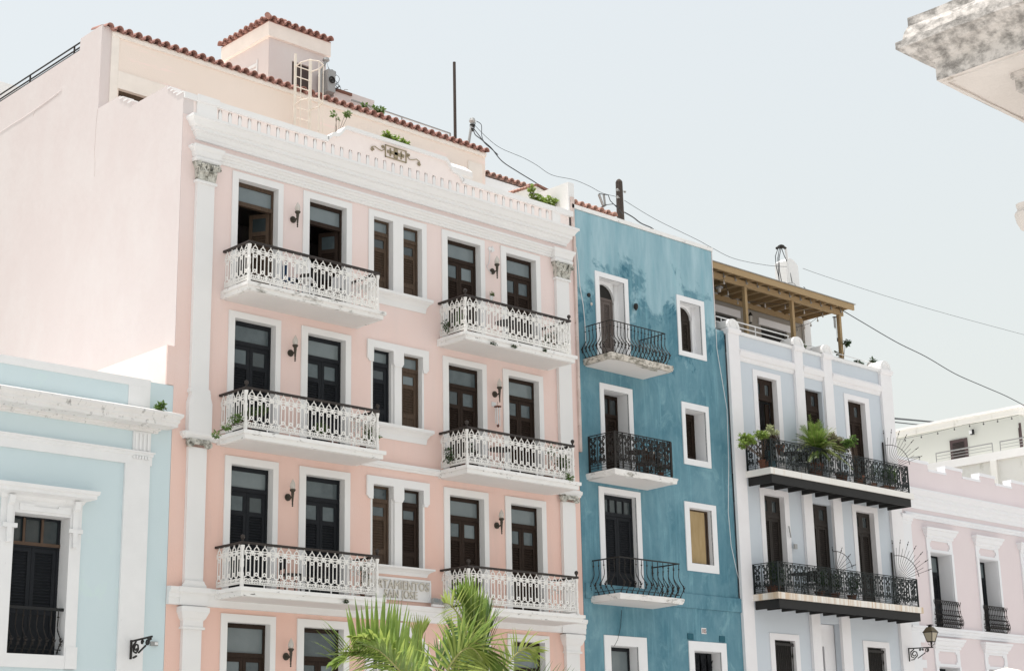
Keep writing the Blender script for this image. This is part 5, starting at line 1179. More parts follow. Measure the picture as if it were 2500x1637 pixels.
for k, (x, ry_) in enumerate(((27.60, .0), (27.80, .5))):
    m_ = MB().box(-.09, .09, -.05, .05, -.06, .07); mt = Matrix.Rotation(ry_, 3, 'Z') @ Matrix.Rotation(-.3, 3, 'X'); m_.map(lambda a, b_, c: tuple(mt @ Vector((a, b_, c))+Vector((x, 31.78, 6.40)))); part('lamp_head', m_, greym, fl_)
    m_ = MB().box(-.07, .07, -.056, -.051, -.045, .055); m_.map(lambda a, b_, c: tuple(mt @ Vector((a, b_, c))+Vector((x, 31.78, 6.40)))); part('lens', m_, mat('floodlight_glass', (.25, .27, .27), None, 3, .5, rough=.1, bump=0), fl_)
part('mount', MB().box(27.52, 27.88, 31.76, 31.84, 6.28, 6.335), whitec, fl_)

# ==================================================================== LADDER, TOWER FITTINGS, POLES, WIRES
ld = thing('caged_ladder', 'white rusty roof ladder with safety hoops in front of the roof tower', 'ladder', (26, 35.6, 18))
lm = mat('rusting_white_steel', (.80, .76, .70), (.70, .62, .52), 6, .8, bump=.1, stain=(.36, .22, .12), sscale=6, slo=.66, shi=.74)
xa, xb_, yl = 25.93, 26.46, 35.68
part('rail', MB().box(xa-.035, xa+.035, yl-.02, yl+.02, 17.3, 22.0), lm, ld); part('rail', MB().box(xb_-.035, xb_+.035, yl-.02, yl+.02, 17.3, 22.0), lm, ld)
for k in range(14): part('rung', MB().tube([(xa, yl, 17.6+k*.31), (xb_, yl, 17.6+k*.31)], .014, 6), lm, ld)
hp_ = [(xa-.0, yl), (xa-.06, yl-.35), (xa+.02, yl-.62), ((xa+xb_)/2, yl-.74), (xb_-.02, yl-.62), (xb_+.06, yl-.35), (xb_, yl)]
for z in (19.35, 20.45, 21.6): part('hoop', MB().tube([(a, b_, z) for a, b_ in hp_], .018, 6), lm, ld)
for a, b_ in hp_[1:6]: part('cage_strap', MB().box(a-.012, a+.012, b_-.006, b_+.006, 19.35, 21.6), lm, ld)
ac = thing('air_conditioner', 'grey outdoor fan unit standing against the roof tower beside the ladder', 'air conditioner', (28.2, 37.3, 21))
p0 = at(787, 178, 37.3); p1 = at(790, 232, 37.3)
part('casing', MB().box(28.05, 28.32, 36.95, 37.45, p1.z, p0.z), greym, ac)
part('fan_grille', MB().ring(28.185, p0.z-.32, .07, .11, 36.92, 36.949, 14).ring(28.185, p0.z-.32, .02, .035, 36.92, 36.949, 8).bar((28.09, 36.93, p0.z-.32), (28.28, 36.93, p0.z-.32), .015).bar((28.185, 36.93, p0.z-.42), (28.185, 36.93, p0.z-.22), .015), iron, ac)
wh = thing('weatherhead_mast', 'leaning service mast with coiled cables at the right corner of the roof tower', 'service mast', (28.5, 37.3, 22)); p = at(796, 147, 37.2); q = at(783, 180, 37.2)
part('pipe', MB().tube([q+Vector((0, 0, -1.2)), q, p], .045, 8), greym, wh); part('cap', MB().lathe([(.05, -.06), (.11, -.02), (.09, .06), (.02, .09)], p, 10), greym, wh)
cw = MB()
for k in range(9):
    c0 = p+Vector((.12+.06*math.cos(k*2.1)+.05*k*.5, -.1, -.40-.06*k)); r_ = .10+.05*math.sin(k*1.7)**2; pts = [c0+Vector((r_*1.2*math.cos(t), .03*math.sin(2*t), r_*math.sin(t+k))) for t in [j*.5 for j in range(14)]]; cw.tube(pts, .008, 4)
cw.tube([p, p+Vector((.05, -.05, -.25)), p+Vector((.2, -.1, -.45))], .009, 4)
part('coiled_cable', cw, wire, wh)
pb_ = thing('rusty_planter_box', 'long rust-brown planter box on the roof beside the tower', 'planter', (28.9, 37.3, 22.2)); a = at(797, 213, 37.3); b_ = at(846, 232, 37.3)
part('box', MB().box(a.x, b_.x+.1, 37.15, 37.5, b_.z-.05, a.z-.0), mat('rusty_brown', (.22, .10, .07), (.14, .07, .05), 6, .8, bump=.3), pb_); part('twigs', MB().tube([(a.x+.6, 37.3, a.z), (a.x+.68, 37.3, a.z+.12), (a.x+.8, 37.3, a.z+.15)], .008, 4).tube([(a.x+.9, 37.3, a.z), (a.x+1.0, 37.3, a.z+.03)], .008, 4), twig, pb_)
def pole(name, base, top, r, m_, label, cat='pole', pointed=False, n=8):
    t = MB(); b_, t_ = Vector(base), Vector(top)
    t.tube([b_, b_.lerp(t_, .5), t_], r, n, r*.9); return solo(name, t, m_, label, cat, loc=b_)
p0 = at(1112, 345, 37); p1 = at(1109, 152, 37)
pole('antenna_pole', (p0.x, 37, 17.9), p1, .055, poled, 'tall thin weathered pole rising behind the tiled roof edge', n=6)
p0 = at(1517, 545, 33.4); p1 = at(1511, 440, 33.4)
up_ = thing('utility_pole', 'thick dark timber pole standing behind the coping of the blue house', 'utility pole', (p0.x, 33.4, 18))
part('shaft', MB().tube([(p0.x, 33.4, 18.08), (p0.x-.03, 33.4, 19.2), (p1.x, 33.4, p1.z-.07)], .125, 10, .11).lathe([(.11, -.07), (.09, -.02), (.04, .03)], (p1.x, 33.4, p1.z), 10), poled, up_)
for k, (dx, z) in enumerate(((-.17, -.38), (-.17, -.62), (.18, -.36))): part('insulator', MB().lathe([(.02, -.04), (.04, -.02), (.045, .02), (.02, .04)], (p1.x+dx, 33.33, p1.z+z), 8).bar((p1.x, 33.33, p1.z+z), (p1.x+dx, 33.33, p1.z+z), .02), greym, up_)
p = at(1153, 294, 36.8); q = at(1144, 350, 36.8)
ms = thing('conduit_mast', 'grey conduit mast with cable clamps at the end of the tiled roof', 'service mast', (q.x, 36.8, q.z-.5))
part('pipe', MB().tube([q+Vector((0, 0, -.9)), q, p], .045, 8), greym, ms); part('cap', MB().lathe([(.06, -.1), (.11, -.03), (.08, .06), (.02, .08)], p, 10), greym, ms); part('clamp', MB().lathe([(.08, -.03), (.08, .03)], p+Vector((-.02, 0, -.33)), 8).lathe([(.09, -.03), (.09, .03)], p+Vector((0, 0, -.18)), 8), iron, ms)
def cable(name, pix, Ys, r, label, group=None, m_=wire):
    pts = [at(px, py, Ys[0]+(Ys[1]-Ys[0])*i/(len(pix)-1)) for i, (px, py) in enumerate(pix)]
    sm = []
    for i in range(len(pts)-1):
        p0, p1, p2, p3 = pts[max(i-1, 0)], pts[i], pts[i+1], pts[min(i+2, len(pts)-1)]
        for j in range(6):
            t = j/6; sm.append(.5*((2*p1)+(p2-p0)*t+(2*p0-5*p1+4*p2-p3)*t*t+(-p0+3*p1-3*p2+p3)*t**3))
    sm.append(pts[-1]); return solo(name, MB().tube(sm, r, 5), m_, label, 'cable', loc=pts[0])
cable('power_cable', [(1160, 300), (1158, 325), (1177, 342), (1200, 362), (1225, 393), (1262, 418), (1303, 443), (1330, 461)], (36.8, 35), .017, 'thick black cable sagging from the conduit mast down behind the gable')
cable('power_cable', [(1155, 312), (1172, 334), (1184, 350), (1198, 362), (1216, 378)], (36.8, 36.5), .014, 'short loop of cable beside the conduit mast')
cable('power_cable', [(1163, 296), (1175, 305), (1176, 330), (1181, 345), (1190, 356)], (36.8, 36.6), .012, 'thin looping cable in front of the conduit mast cap')
cable('power_cable', [(1159, 306), (1190, 337), (1223, 362), (1277, 385), (1310, 403), (1347, 427), (1401, 439), (1440, 455), (1470, 471), (1505, 480)], (36.8, 33.4), .008, 'thin grey-green cable from the conduit mast to the utility pole')
cable('power_cable', [(1524, 489), (1600, 535), (1700, 584), (1735, 603), (1792, 631), (1870, 647), (1923, 651)], (33.4, 34.2), .008, 'thin cable from the utility pole to the chimney pier')
cable('power_cable', [(1960, 655), (2020, 676), (2178, 727), (2330, 771), (2520, 822)], (34.2, 34.0), .007, 'thin cable running right from the chimney pier across the sky')
cable('power_cable', [(2058, 758), (2100, 783), (2189, 835), (2260, 870), (2332, 912), (2400, 942), (2460, 968), (2520, 1000)], (32.6, 32.0), .016, 'thick black cable running down right from the pergola')
cable('power_cable', [(1524, 518), (1545, 530), (1565, 545), (1590, 556), (1602, 566)], (33.4, 32.6), .020, 'thick cable from the utility pole down to the blue house coping')
cable('power_cable', [(2184, 1021), (2230, 1025), (2295, 1031)], (45, 60), .05, 'upper dark teal cable beyond the cream building roof'); cable('power_cable', [(2184, 1030), (2260, 1038)], (45, 60), .03, 'lower dark teal cable beyond the cream building roof')
cj = thing('cable_junction', 'tangle of cables and a leaning mast left of the utility pole', 'cable junction', at(1470, 500, 33.2))
p = at(1462, 474, 33.2); q = at(1474, 506, 33.2); part('mast', MB().tube([q, p], .04, 7), greym, cj); part('mast', MB().tube([at(1478, 503, 33.2), at(1474, 474, 33.2)], .035, 7), greym, cj)
def px_tube(pix, Y, r, n=5): return MB().tube([at(a, b_, Y) for a, b_ in pix], r, n)
part('cable', px_tube([(1462, 473), (1485, 476), (1490, 490), (1500, 500), (1512, 512), (1520, 522)], 33.15, .014), wire, cj); part('cable', px_tube([(1436, 507), (1465, 507), (1480, 500), (1497, 498), (1510, 505)], 33.15, .012), wire, cj)
wm = thing('white_conduit_mast', 'white conduit mast with three looping cables behind the pergola', 'service mast', at(1927, 690, 34.1)); 
part('pipe', MB().tube([at(1930, 700, 34.1), at(1924, 650, 34.1), at(1918, 604, 34.1)], .045, 8), white, wm); part('cable_head', MB().lathe([(.03, -.08), (.10, -.04), (.12, .03), (.05, .07)], at(1907, 602, 34.1), 9).tube([at(1896, 606, 34.1), at(1907, 600, 34.1), at(1918, 606, 34.1)], .05, 6), iron, wm)
for pts in ([(1900, 605), (1893, 625), (1895, 650), (1901, 675), (1903, 690)], [(1903, 606), (1899, 630), (1900, 655), (1903, 690)], [(1907, 606), (1902, 630), (1903, 660), (1909, 692)], [(1909, 608), (1914, 622), (1922, 640), (1925, 655), (1930, 670), (1934, 690)]): part('cable', px_tube(pts, 34.1, .015), wire, wm)
part('cable', px_tube([(1882, 684), (1900, 686), (1917, 689), (1920, 695), (1926, 690), (1940, 692), (1943, 698)], 34.0, .015), greym, wm); part('cable', px_tube([(1962, 700), (1970, 708), (1982, 710), (1990, 718), (1996, 722)], 34.0, .013), wire, wm)
solo('wall_conduit', px_tube([(1407, 603), (1411, 640), (1416, 700), (1424, 745), (1428, 790), (1431, 850)], Y0-.03, .012), fabw, 'thin white cable running down the left edge of the blue wall', 'cable')
solo('wall_conduit', px_tube([(1748, 803), (1750, 850), (1765, 940), (1775, 1000), (1779, 1130), (1778, 1250), (1785, 1330), (1800, 1400), (1806, 1415)], Y0-.03, .010), fabw, 'thin pale cable wandering down beside the white corner pilaster', 'cable')
solo('wall_conduit', px_tube([(1518, 1488), (1515, 1530), (1508, 1560), (1500, 1575)], Y0-.03, .007), wire, 'thin dark wire hanging under the lowest blue house balcony', 'cable')

# ==================================================================== SPIKE FANS
def fan(x, cy, cz, r, label, n=13, a0=92, a1=12, arc=.62, post=True, group='spiked iron fans between balconies'):
    t = thing('spike_fan', label, 'spiked guard', (x, cy, cz), group)
    P_ = lambda a, rr: (x, cy-rr*math.cos(a), cz+rr*math.sin(a))
    part('arc_bar', MB().tube([P_(R(a0+(a1-6-a0)*i/16), r*arc) for i in range(17)], .011, 5), iron, t)
    for i in range(n):
        a = R(a0+(a1-a0)*i/(n-1)); L_ = r if i % 2 == 0 else r*.80
        m_ = MB().tube([P_(a, .12), P_(a, L_)], .007, 4)
        if i % 2 == 0: m_.tube([P_(a, L_-.14), P_(a, L_-.11), P_(a, L_-.09)], .018, 5).tube([P_(a, L_-.05), P_(a, L_)], .018, 5, .002)
        part('spike', m_, iron, t)
    if post: part('post', MB().bar((x, Y0-.04, cz-.2), (x, Y0-.04, cz+1.0), .04), iron, t)
    return t
fan(47.90, 31.85, 12.08, 1.42, 'fan of iron spikes at the right end of the upper long balcony')
fan(47.90, 31.85, 8.34, 1.42, 'fan of iron spikes at the right end of the lower long balcony')
fan(44.3, 31.72, 8.36, .85, 'small iron fan divider in the middle of the lower long balcony', n=7, arc=.80, post=False)

# ==================================================================== PLANTS
def leaves(mb, c, rad, n, ls, rr, squash=1, droop=.3, wd=.45):
    n = int(n*1.7); ls *= 1.15
    for _ in range(n):
        while True:
            v = Vector((rr.uniform(-1, 1), rr.uniform(-1, 1), rr.uniform(-1, 1)))
            if v.length < 1: break
        lump = .75+.35*math.sin(v.x*5+c[0])*math.cos(v.z*6+c[2])
        p = Vector((c[0]+v.x*rad[0]*lump, c[1]+v.y*rad[1]*lump, c[2]+v.z*rad[2]*lump))
        d = Vector((v.x+rr.uniform(-.6, .6), v.y+rr.uniform(-.6, .6), v.z+rr.uniform(-.8, .6)-droop)).normalized()
        s = d.cross(Vector((rr.uniform(-1, 1), rr.uniform(-1, 1), 1))).normalized(); L_ = ls*rr.uniform(.6, 1.3); w_ = L_*wd
        nrm = d.cross(s)*L_*.12
        mb.add([p, p+d*L_*.5+s*w_*.5+nrm, p+d*L_, p+d*L_*.5-s*w_*.5+nrm], [(0, 1, 2, 3)])
    return mb
def stems(mb, base, c, rad, n, rr, r=.008):
    for _ in range(n):
        e = Vector((c[0]+rr.uniform(-1, 1)*rad[0]*.8, c[1]+rr.uniform(-1, 1)*rad[1]*.8, c[2]+rr.uniform(-.6, .9)*rad[2]))
        b_ = Vector(base); mb.tube([b_, b_.lerp(e, .5)+Vector((rr.uniform(-.05, .05), 0, .04)), e], r, 4, r*.5)
    return mb
def plant(name, label, base, blobs, ls=.05, lm=leafm, pot=None, potr=.12, poth=.22, nst=8, seed=1, cat='plant', potm=None, wd=.45, stem=twig):
    rr = random.Random(seed); t = thing(name, label, cat, base)
    f_ = MB(); s_ = MB(); bz = base[2]+(poth if pot else 0)
    for c, rad, n in blobs:
        leaves(f_, c, rad, n, ls, rr, wd=wd); stems(s_, (base[0], base[1], bz), c, rad, nst, rr)
    part('foliage', f_, lm, t, kind='stuff'); part('stems', s_, stem, t)
    if pot: part('pot', MB().lathe([(potr*.7, 0), (potr, poth*.85), (potr*1.12, poth*.86), (potr*1.12, poth), (potr*.9, poth)], base, 12), potm or terra, t)
    return t
def blob_px(px, py, Y, rx, ry, rz, n): 
    p = at(px, py, Y); return ((p.x, p.y, p.z), (rx, ry, rz), n)
# on the pink parapet
plant('parapet_shrub', 'bright green shrub growing over the curved pediment of the pink building', (26.8, 32.3, 18.3), [blob_px(955, 340, 32.35, .30, .14, .14, 150), blob_px(985, 350, 32.35, .22, .12, .09, 90), blob_px(945, 328, 32.35, .12, .08, .08, 40)], .085, leafl, seed=2, wd=.75)
plant('parapet_shrub', 'bushy lime shrub at the right end of the pink parapet', (32.3, 32.6, 17.8), [blob_px(1310, 487, 32.6, .32, .2, .15, 200), blob_px(1345, 492, 32.6, .28, .2, .13, 170), blob_px(1297, 462, 32.6, .12, .1, .12, 35)], .085, leafl, seed=3, wd=.75)
plant('sapling', 'thin leafy twig sprouting behind the pink parapet beside the ladder', (25.1, 32.7, 18.2), [blob_px(848, 278, 32.7, .10, .08, .07, 60), blob_px(815, 278, 32.7, .07, .06, .05, 25), blob_px(825, 288, 32.7, .05, .05, .04, 10)], .07, leafm, seed=4, nst=2)
plant('roof_cactus', 'clump of prickly green plant behind the roof tiles', (29.8, 36.6, 21.2), [blob_px(925, 270, 36.6, .22, .12, .10, 60), blob_px(890, 258, 36.6, .10, .08, .06, 22)], .10, leafm, seed=5, wd=.7)
plant('ledge_weed', 'small green weed growing on the mint house cornice', (19.72, 31.75, 10.12), [blob_px(392, 990, 31.75, .12, .08, .12, 60)], .08, leafm, seed=6, nst=4, wd=.7)
# on pink balconies
plant('balcony_vine', 'trailing light green vine on the left corner of the middle left balcony', (21.5, 31.2, 9.78), [blob_px(575, 1020, 31.0, .2, .1, .12, 90), blob_px(612, 1005, 31.2, .2, .12, .12, 80), blob_px(640, 1000, 31.3, .14, .12, .12, 70), blob_px(555, 1040, 30.85, .12, .05, .08, 40), blob_px(528, 1060, 30.8, .10, .05, .07, 40)], .06, leafm, pot=True, seed=7, nst=3)
plant('potted_plant', 'small green potted plant near the second slate door, middle left balcony', (24.1, 31.4, 9.75), [blob_px(785, 1045, 31.4, .22, .15, .16, 160)], .06, leafm, pot=True, seed=8)
plant('potted_plant', 'green plant in a terracotta pot at the right end of the middle left balcony', (25.2, 31.5, 9.75), [blob_px(905, 1060, 31.4, .22, .2, .24, 300)], .07, leafm, pot=True, seed=9, potr=.16)
plant('potted_plant', 'bare twiggy potted shrub at right end of the lowest left balcony', (25.2, 31.5, 6.24), [blob_px(890, 1395, 31.5, .15, .15, .3, 140)], .05, leafd, pot=True, seed=10, potr=.16)
plant('potted_plant', 'leafy plant at the right end of the middle right balcony', (31.4, 31.5, 9.75), [blob_px(1375, 1130, 31.3, .24, .2, .26, 260), blob_px(1345, 1098, 31.3, .14, .1, .16, 60), blob_px(1390, 1165, 30.9, .08, .08, .12, 40)], .07, leafm, pot=True, seed=11)
plant('potted_plant', 'tall slender potted plant in the left corner of the top right balcony', (28.5, 31.5, 13.23), [blob_px(1122, 778, 31.4, .12, .12, .26, 110)], .07, leafm, pot=True, seed=12)
plant('potted_plant', 'low potted plant beside the bright door reveal, top right balcony', (28.2, 31.7, 13.23), [blob_px(1090, 795, 31.5, .10, .1, .2, 70)], .06, leafd, pot=True, seed=13)
plant('potted_plant', 'leafy screen of plants at the right end of the top right balcony', (31.3, 31.6, 13.23), [blob_px(1345, 835, 31.5, .40, .15, .30, 300), blob_px(1380, 850, 31.4, .15, .12, .25, 120)], .05, leafd, pot=True, seed=14)
plant('potted_plant', 'plants beside the white plastic holder in the left corner of the middle right balcony', (28.5, 31.6, 9.75), [blob_px(1095, 1110, 31.5, .14, .12, .25, 110), blob_px(1150, 1092, 31.5, .12, .1, .16, 60)], .06, leafd, pot=True, seed=15)
for k, (px, py, rx) in enumerate(((1205, 838, .14), (1255, 845, .12), (1330, 855, .08), (845, 1467, .08))):
    plant('ledge_moss', ['tuft of moss below the rail foot near the left of the top right balcony', 'moss tuft hanging at the middle of the top right balcony edge', 'small moss tuft right of centre on the top right balcony edge', 'green weed tuft on the edge of the lowest left balcony'][k], tuple(at(px, py, 30.85)), [blob_px(px, py, 30.86, rx, .02, .035, 60)], .035, leafd, seed=20+k, nst=2)
# hanging pot + plate + chimes
hpnt = plant('hanging_pot', 'tiny plant in a white pot hanging by the top right torch lamp', tuple(at(1200, 732, 31.85)), [blob_px(1201, 719, 31.85, .05, .05, .05, 50)], .05, leafm, pot=True, potr=.05, poth=.10, seed=30, potm=fabw, nst=3)
cb = thing('wall_cable_plate', 'white cable and round cover plate above the top right torch lamp', 'cable', (29.8, 31.97, 15.6))
part('cover_plate', MB().ring(29.85, 16.12, .001, .06, Y0-.03, Y0-.001, 10).prism([(29.9, 16.02), (30.02, 16.10), (29.93, 16.22)], Y0-.03, Y0-.001), fabw, cb); part('cable', MB().tube([(29.83, Y0-.02, 16.1), (29.84, Y0-.02, 15.95), (29.80, Y0-.02, 15.7), (29.72, Y0-.02, 15.6), (29.78, Y0-.02, 15.5), (29.9, Y0-.02, 15.42)], .012, 5), fabw, cb)
wc = thing('wind_chime', 'silver wind chime with dark diamond sail hanging below the middle right torch lamp', 'wind chime', (29.95, 31.85, 11.75)); p = at(1215, 992, 31.85)
part('disc', MB().lathe([(.10, -.01), (.10, .01)], p, 10), mat('chime_disc', (.15, .06, .04), None, 4, .5, bump=0), wc); part('hanger', MB().tube([p, p+Vector((0, 0, .14))], .005, 4), wire, wc)
for k in range(5): a = k*1.26; part('tube', MB().tube([p+Vector((.06*math.cos(a), .06*math.sin(a), -.03)), p+Vector((.06*math.cos(a), .06*math.sin(a), -.38-.04*k))], .012, 6), fabw, wc)
part('sail', MB().prism([(-.05, 0), (0, -.06), (.05, 0), (0, .06)], -.006, .006).map(lambda a, b_, c: (a+p.x, b_+p.y, c+at(1216, 1038, 31.85).z)), mat('chime_sail', (.12, .04, .03), None, 4, .5, bump=0), wc); part('string', MB().tube([p+Vector((0, 0, -.02)), (p.x, p.y, at(1216, 1034, 31.85).z)], .003, 3), wire, wc)
solo('white_plaque', MB().box(29.82, 29.98, Y0-.02, Y0-.001, 11.72, 11.84), fabw, 'small white square plaque on the pink wall behind the wind chime', 'plaque')
wc2 = thing('wind_chime', 'thin wind chime hanging beside the right post of the pergola', 'wind chime', at(2037, 772, 32.8)); p = at(2037, 774, 32.8)
part('disc', MB().lathe([(.07, -.01), (.07, .01)], p, 8), blackp, wc2)
for k in range(4): part('tube', MB().tube([p+Vector((-.05+.033*k, 0, -.02)), p+Vector((-.05+.033*k, 0, -.38-.04*(k % 2)))], .009, 5), greym, wc2)
part('sail', MB().tube([p+Vector((.06, 0, -.02)), p+Vector((.07, 0, -.7)), p+Vector((.09, 0, -.82))], .006, 4).box(p.x+.06, p.x+.1, p.y-.005, p.y+.005, p.z-.86, p.z-.72), blackp, wc2)
string_lights('string_lights', [(40.6, 32.6, 17.65), (42.2, 33.6, 17.45), (44.6, 33.2, 17.6), (46.3, 32.9, 17.55), (47.0, 34.0, 17.55), (46.9, 34.5, 17.5)], 11, 'sagging string of clear bulbs under the pergola rafters', drop=.14, r=.035)
string_lights('string_lights', [(34.2, 31.05, 11.35), (34.9, 31.02, 11.02), (35.5, 31.02, 10.98), (35.85, 31.1, 10.9)], 12, 'string of tiny lights wound on the middle blue house balcony rail', drop=.03, r=.014)
# white building plants
ym = mat('fern_green', (.17, .25, .05), (.07, .13, .025), 8, .9, rough=.4, bump=0, trans=.4)
fern = thing('large_potted_fern', 'big bright green palm-like fern spilling over the middle of the upper long balcony', 'plant', (43.2, 31.3, 11.2))
rr = random.Random(5)
fm = MB(); st = MB(); c0 = at(1995, 1078, 31.3)
for k in range(130):
    a = rr.uniform(0, 2*math.pi); el = rr.uniform(.0, 1.4); L_ = rr.uniform(.75, 1.4); d = Vector((math.cos(a)*math.cos(el), math.sin(a)*math.cos(el)*.7, math.sin(el)))
    pts = [Vector(c0)+Vector((-.05, 0, -.3))+d*L_*t+Vector((0, 0, -.50*t*t*L_*math.cos(el))) for t in [i/9 for i in range(10)]]
    st.tube(pts, .008, 4, .003)
    for i in range(1, 10):
        dd = (pts[i]-pts[i-1]).normalized(); sd_ = dd.cross(Vector((0, 0, 1))).normalized()
        for s in (-1, 1):
            for hh in (0, .5):
                b_ = pts[i-1].lerp(pts[i], hh); e = b_+(sd_*s*.8+dd*.7+Vector((0, 0, -.15))).normalized()*.22*(1-.5*i/10); q = dd*.018
                fm.add([b_-q, b_+q, e], [(0, 1, 2)])
part('fronds', fm, ym, fern, kind='stuff'); part('midribs', st, midr, fern); part('pot', MB().lathe([(.2, 0), (.28, .45), (.30, .5)], (c0.x-.05, 31.4, 11.18), 14), terra, fern)
plant('flowering_shrub', 'straggly pinkish green shrub right of the big fern on the upper long balcony', (44.6, 31.4, 11.2), [blob_px(2052, 1085, 31.3,   .50, .2, .24, 900), blob_px(2030, 1070, 31.3, .30, .2, .20, 400)], .07, mat('pinkish_leaf', (.32, .26, .20), (.14, .17, .07), 12, .9, rough=.5, bump=0, trans=.3), pot=True, potr=.2, poth=.35, seed=31)
plant('trailing_shrub', 'pale green shrub reaching right over the rail of the upper long balcony', (45.3, 31.2, 11.2), [blob_px(2070, 1080, 31.0, .24, .12, .14, 160), blob_px(2083, 1072, 31.0, .12, .1, .16, 60)], .085, leafm, pot=True, potr=.15, poth=.3, seed=32, wd=.7)
plant('trailing_shrub', 'light green bush hanging out at the left end of the upper long balcony', (40.6, 31.4, 11.18), [blob_px(1825, 1070, 31.0, .40, .15, .14, 330), blob_px(1858, 1060, 31.1, .34, .15, .09, 260), blob_px(1812, 1084, 30.9, .12, .1, .12, 90)], .075, leafl, pot=True, potr=.16, poth=.30, seed=33, wd=.5)
plant('bonsai_shrub', 'pale branching shrub above the left corner post of the upper long balcony', (41.2, 31.2, 11.7), [blob_px(1880, 1048, 31.1, .16, .12, .14, 90), blob_px(1868, 1058, 31.1, .2, .1, .06, 60), blob_px(1893, 1055, 31.1, .14, .1, .05, 40)], .07, mat('pale_leaf', (.42, .44, .26), (.26, .30, .14), 8, .8, rough=.5, bump=0, trans=.3), pot=True, potr=.13, poth=.3, seed=34, wd=.6)
for k, (x, z, n_, s) in enumerate(((47.2, 11.2, 300, 41), (47.5, 11.2, 260, 42), (46.5, 11.2, 120, 43), (41.0, 7.45, 420, 44), (40.8, 7.45, 150, 45), (43.2, 7.45, 320, 46), (44.9, 7.45, 300, 47), (44.0, 7.45, 200, 48))):
    lab = ['dark leafy plant with terracotta trough at the right end of the upper long balcony', 'pale flowering creeper at the right corner of the upper long balcony', 'small spiky plant in a pot near the right door of the upper long balcony', 'dense dark bush behind the left corner of the lower long balcony',
           'spiky small plant at the left end of the lower long balcony', 'dark potted bushes left of centre on the lower long balcony', 'plant in a hanging brown pot right of centre on the lower long balcony', 'green plant with red flowers behind the middle of the lower long balcony'][k]
    plant('balcony_plant', lab, (x, 31.55, z), [((x, 31.45, z+.62), (.32 if k != 2 else .15, .2, .34), n_)], .07, leafd if k not in (1,) else leafm, pot=True, potr=.15, poth=.24, seed=s)
plant('terrace_tree', 'thin twiggy plant with few leaves beside the right pergola post', tuple(at(2053, 885, 32.6)-Vector((0, 0, .4))), [blob_px(2068, 836, 32.6, .14, .1, .10, 60), blob_px(2045, 860, 32.6, .05, .05, .05, 14)], .085, leafd, seed=51, nst=3, wd=.6)
plant('terrace_succulents', 'low succulents along the right part of the terrace parapet', tuple(at(2110, 890, 32.5)-Vector((0, 0, .2))), [blob_px(2098, 886, 32.5, .32, .08, .06, 110), blob_px(2130, 880, 32.5, .14, .08, .10, 60)], .085, leafd, seed=52, wd=.5)
plant('terrace_plant', 'green plant with white blossoms behind the second round finial', tuple(at(1960, 845, 32.8)-Vector((0, 0, .3))), [blob_px(1957, 842, 32.8, .16, .1, .12, 80)], .08, leafm, seed=53)
plant('potted_plant', 'small potted plant with pink flower at right end of the middle blue house balcony', (35.6, 31.2, 10.31), [((35.6, 31.2, 10.62), (.12, .1, .12), 80)], .05, leafd, pot=True, potr=.09, poth=.18, seed=54)

# ==================================================================== BALCONY FURNITURE
def table(name, label, x, y, z, r, h, m_, cat='table', group=None):
    t = thing(name, label, cat, (x, y, z)); part('top', MB().lathe([(r*.97, h-.025), (r, h-.015), (r, h), (r*.97, h)], (x, y, z), 18), m_, t)
    for k in range(3):
        a = k*2.1+.3; part('leg', MB().tube([(x+.05*math.cos(a), y+.05*math.sin(a), z+h-.03), (x+.03*math.cos(a), y+.03*math.sin(a), z+h*.5), (x+r*.7*math.cos(a), y+r*.7*math.sin(a), z)], .012, 5), m_, t)
    return t
def chair(name, label, x, y, z, rz_, m_, frm=None, hb=.88, cat='chair'):
    t = thing(name, label, cat, (x, y, z)); c, s = math.cos(rz_), math.sin(rz_); f = lambda a, b_, c_: (x+a*c-b_*s, y+a*s+b_*c, z+c_)
    frm = frm or m_
    part('seat', MB().box(-.21, .21, -.2, .2, .42, .45).map(f), m_, t)
    part('backrest', MB().prism([(-.2, .55), (.2, .55), (.2, hb-.05), (.12, hb), (-.12, hb), (-.2, hb-.05)], .19, .215).map(f), m_, t)
    for sx in (-1, 1):
        part('leg', MB().bar((sx*.19, -.18, 0), (sx*.19, -.18, .42), .025).map(f), frm, t); part('leg', MB().bar((sx*.19, .2, 0), (sx*.19, .2, .8), .025).map(f), frm, t)
    return t
table('bistro_table', 'round black table behind the rail of the top left balcony', 23.55, 31.45, 13.23, .38, .70, blackp)
chair('balcony_chair', 'dark blue chair left of the black table, top left balcony', 22.85, 31.4, 13.23, 1.2, bluep)
chair('balcony_chair', 'white tubular chair in front of the black table, top left balcony', 23.05, 31.2, 13.23, 2.2, fabw)
chair('balcony_chair', 'pale chair right of the black table, top left balcony', 24.1, 31.5, 13.23, -1.4, fabw)
chair('balcony_chair', 'black folding chair left on the lowest left balcony', 22.95, 31.45, 6.24, 1.3, blackp)
chair('balcony_chair', 'black folding chair right on the lowest left balcony', 23.7, 31.4, 6.24, -1.3, blackp)
table('bistro_table', 'black round table on the top right balcony', 29.95, 31.45, 13.23, .34, .70, blackp)
table('bistro_table', 'black round table on the middle right balcony', 29.65, 31.45, 9.75, .36, .70, blackp)
chair('balcony_chair', 'white chair with dark stripes on the middle right balcony', 29.0, 31.6, 9.75, 1.57, fabw)
wtm = mat('cafe_wood', (.10, .055, .035), (.06, .035, .025), 5, .8, rough=.5, bump=.1)
table('cafe_table', 'dark wooden cafe table on the middle blue house balcony', 34.9, 31.45, 10.31, .34, .72, wtm)
chair('cafe_chair', 'low dark wooden stool chair on the middle blue house balcony', 35.3, 31.5, 10.31, -1.4, wtm, hb=.75)
table('patio_table', 'wrought iron table left of the fern on the upper long balcony', 42.1, 31.5, 11.18, .35, .72, iron)
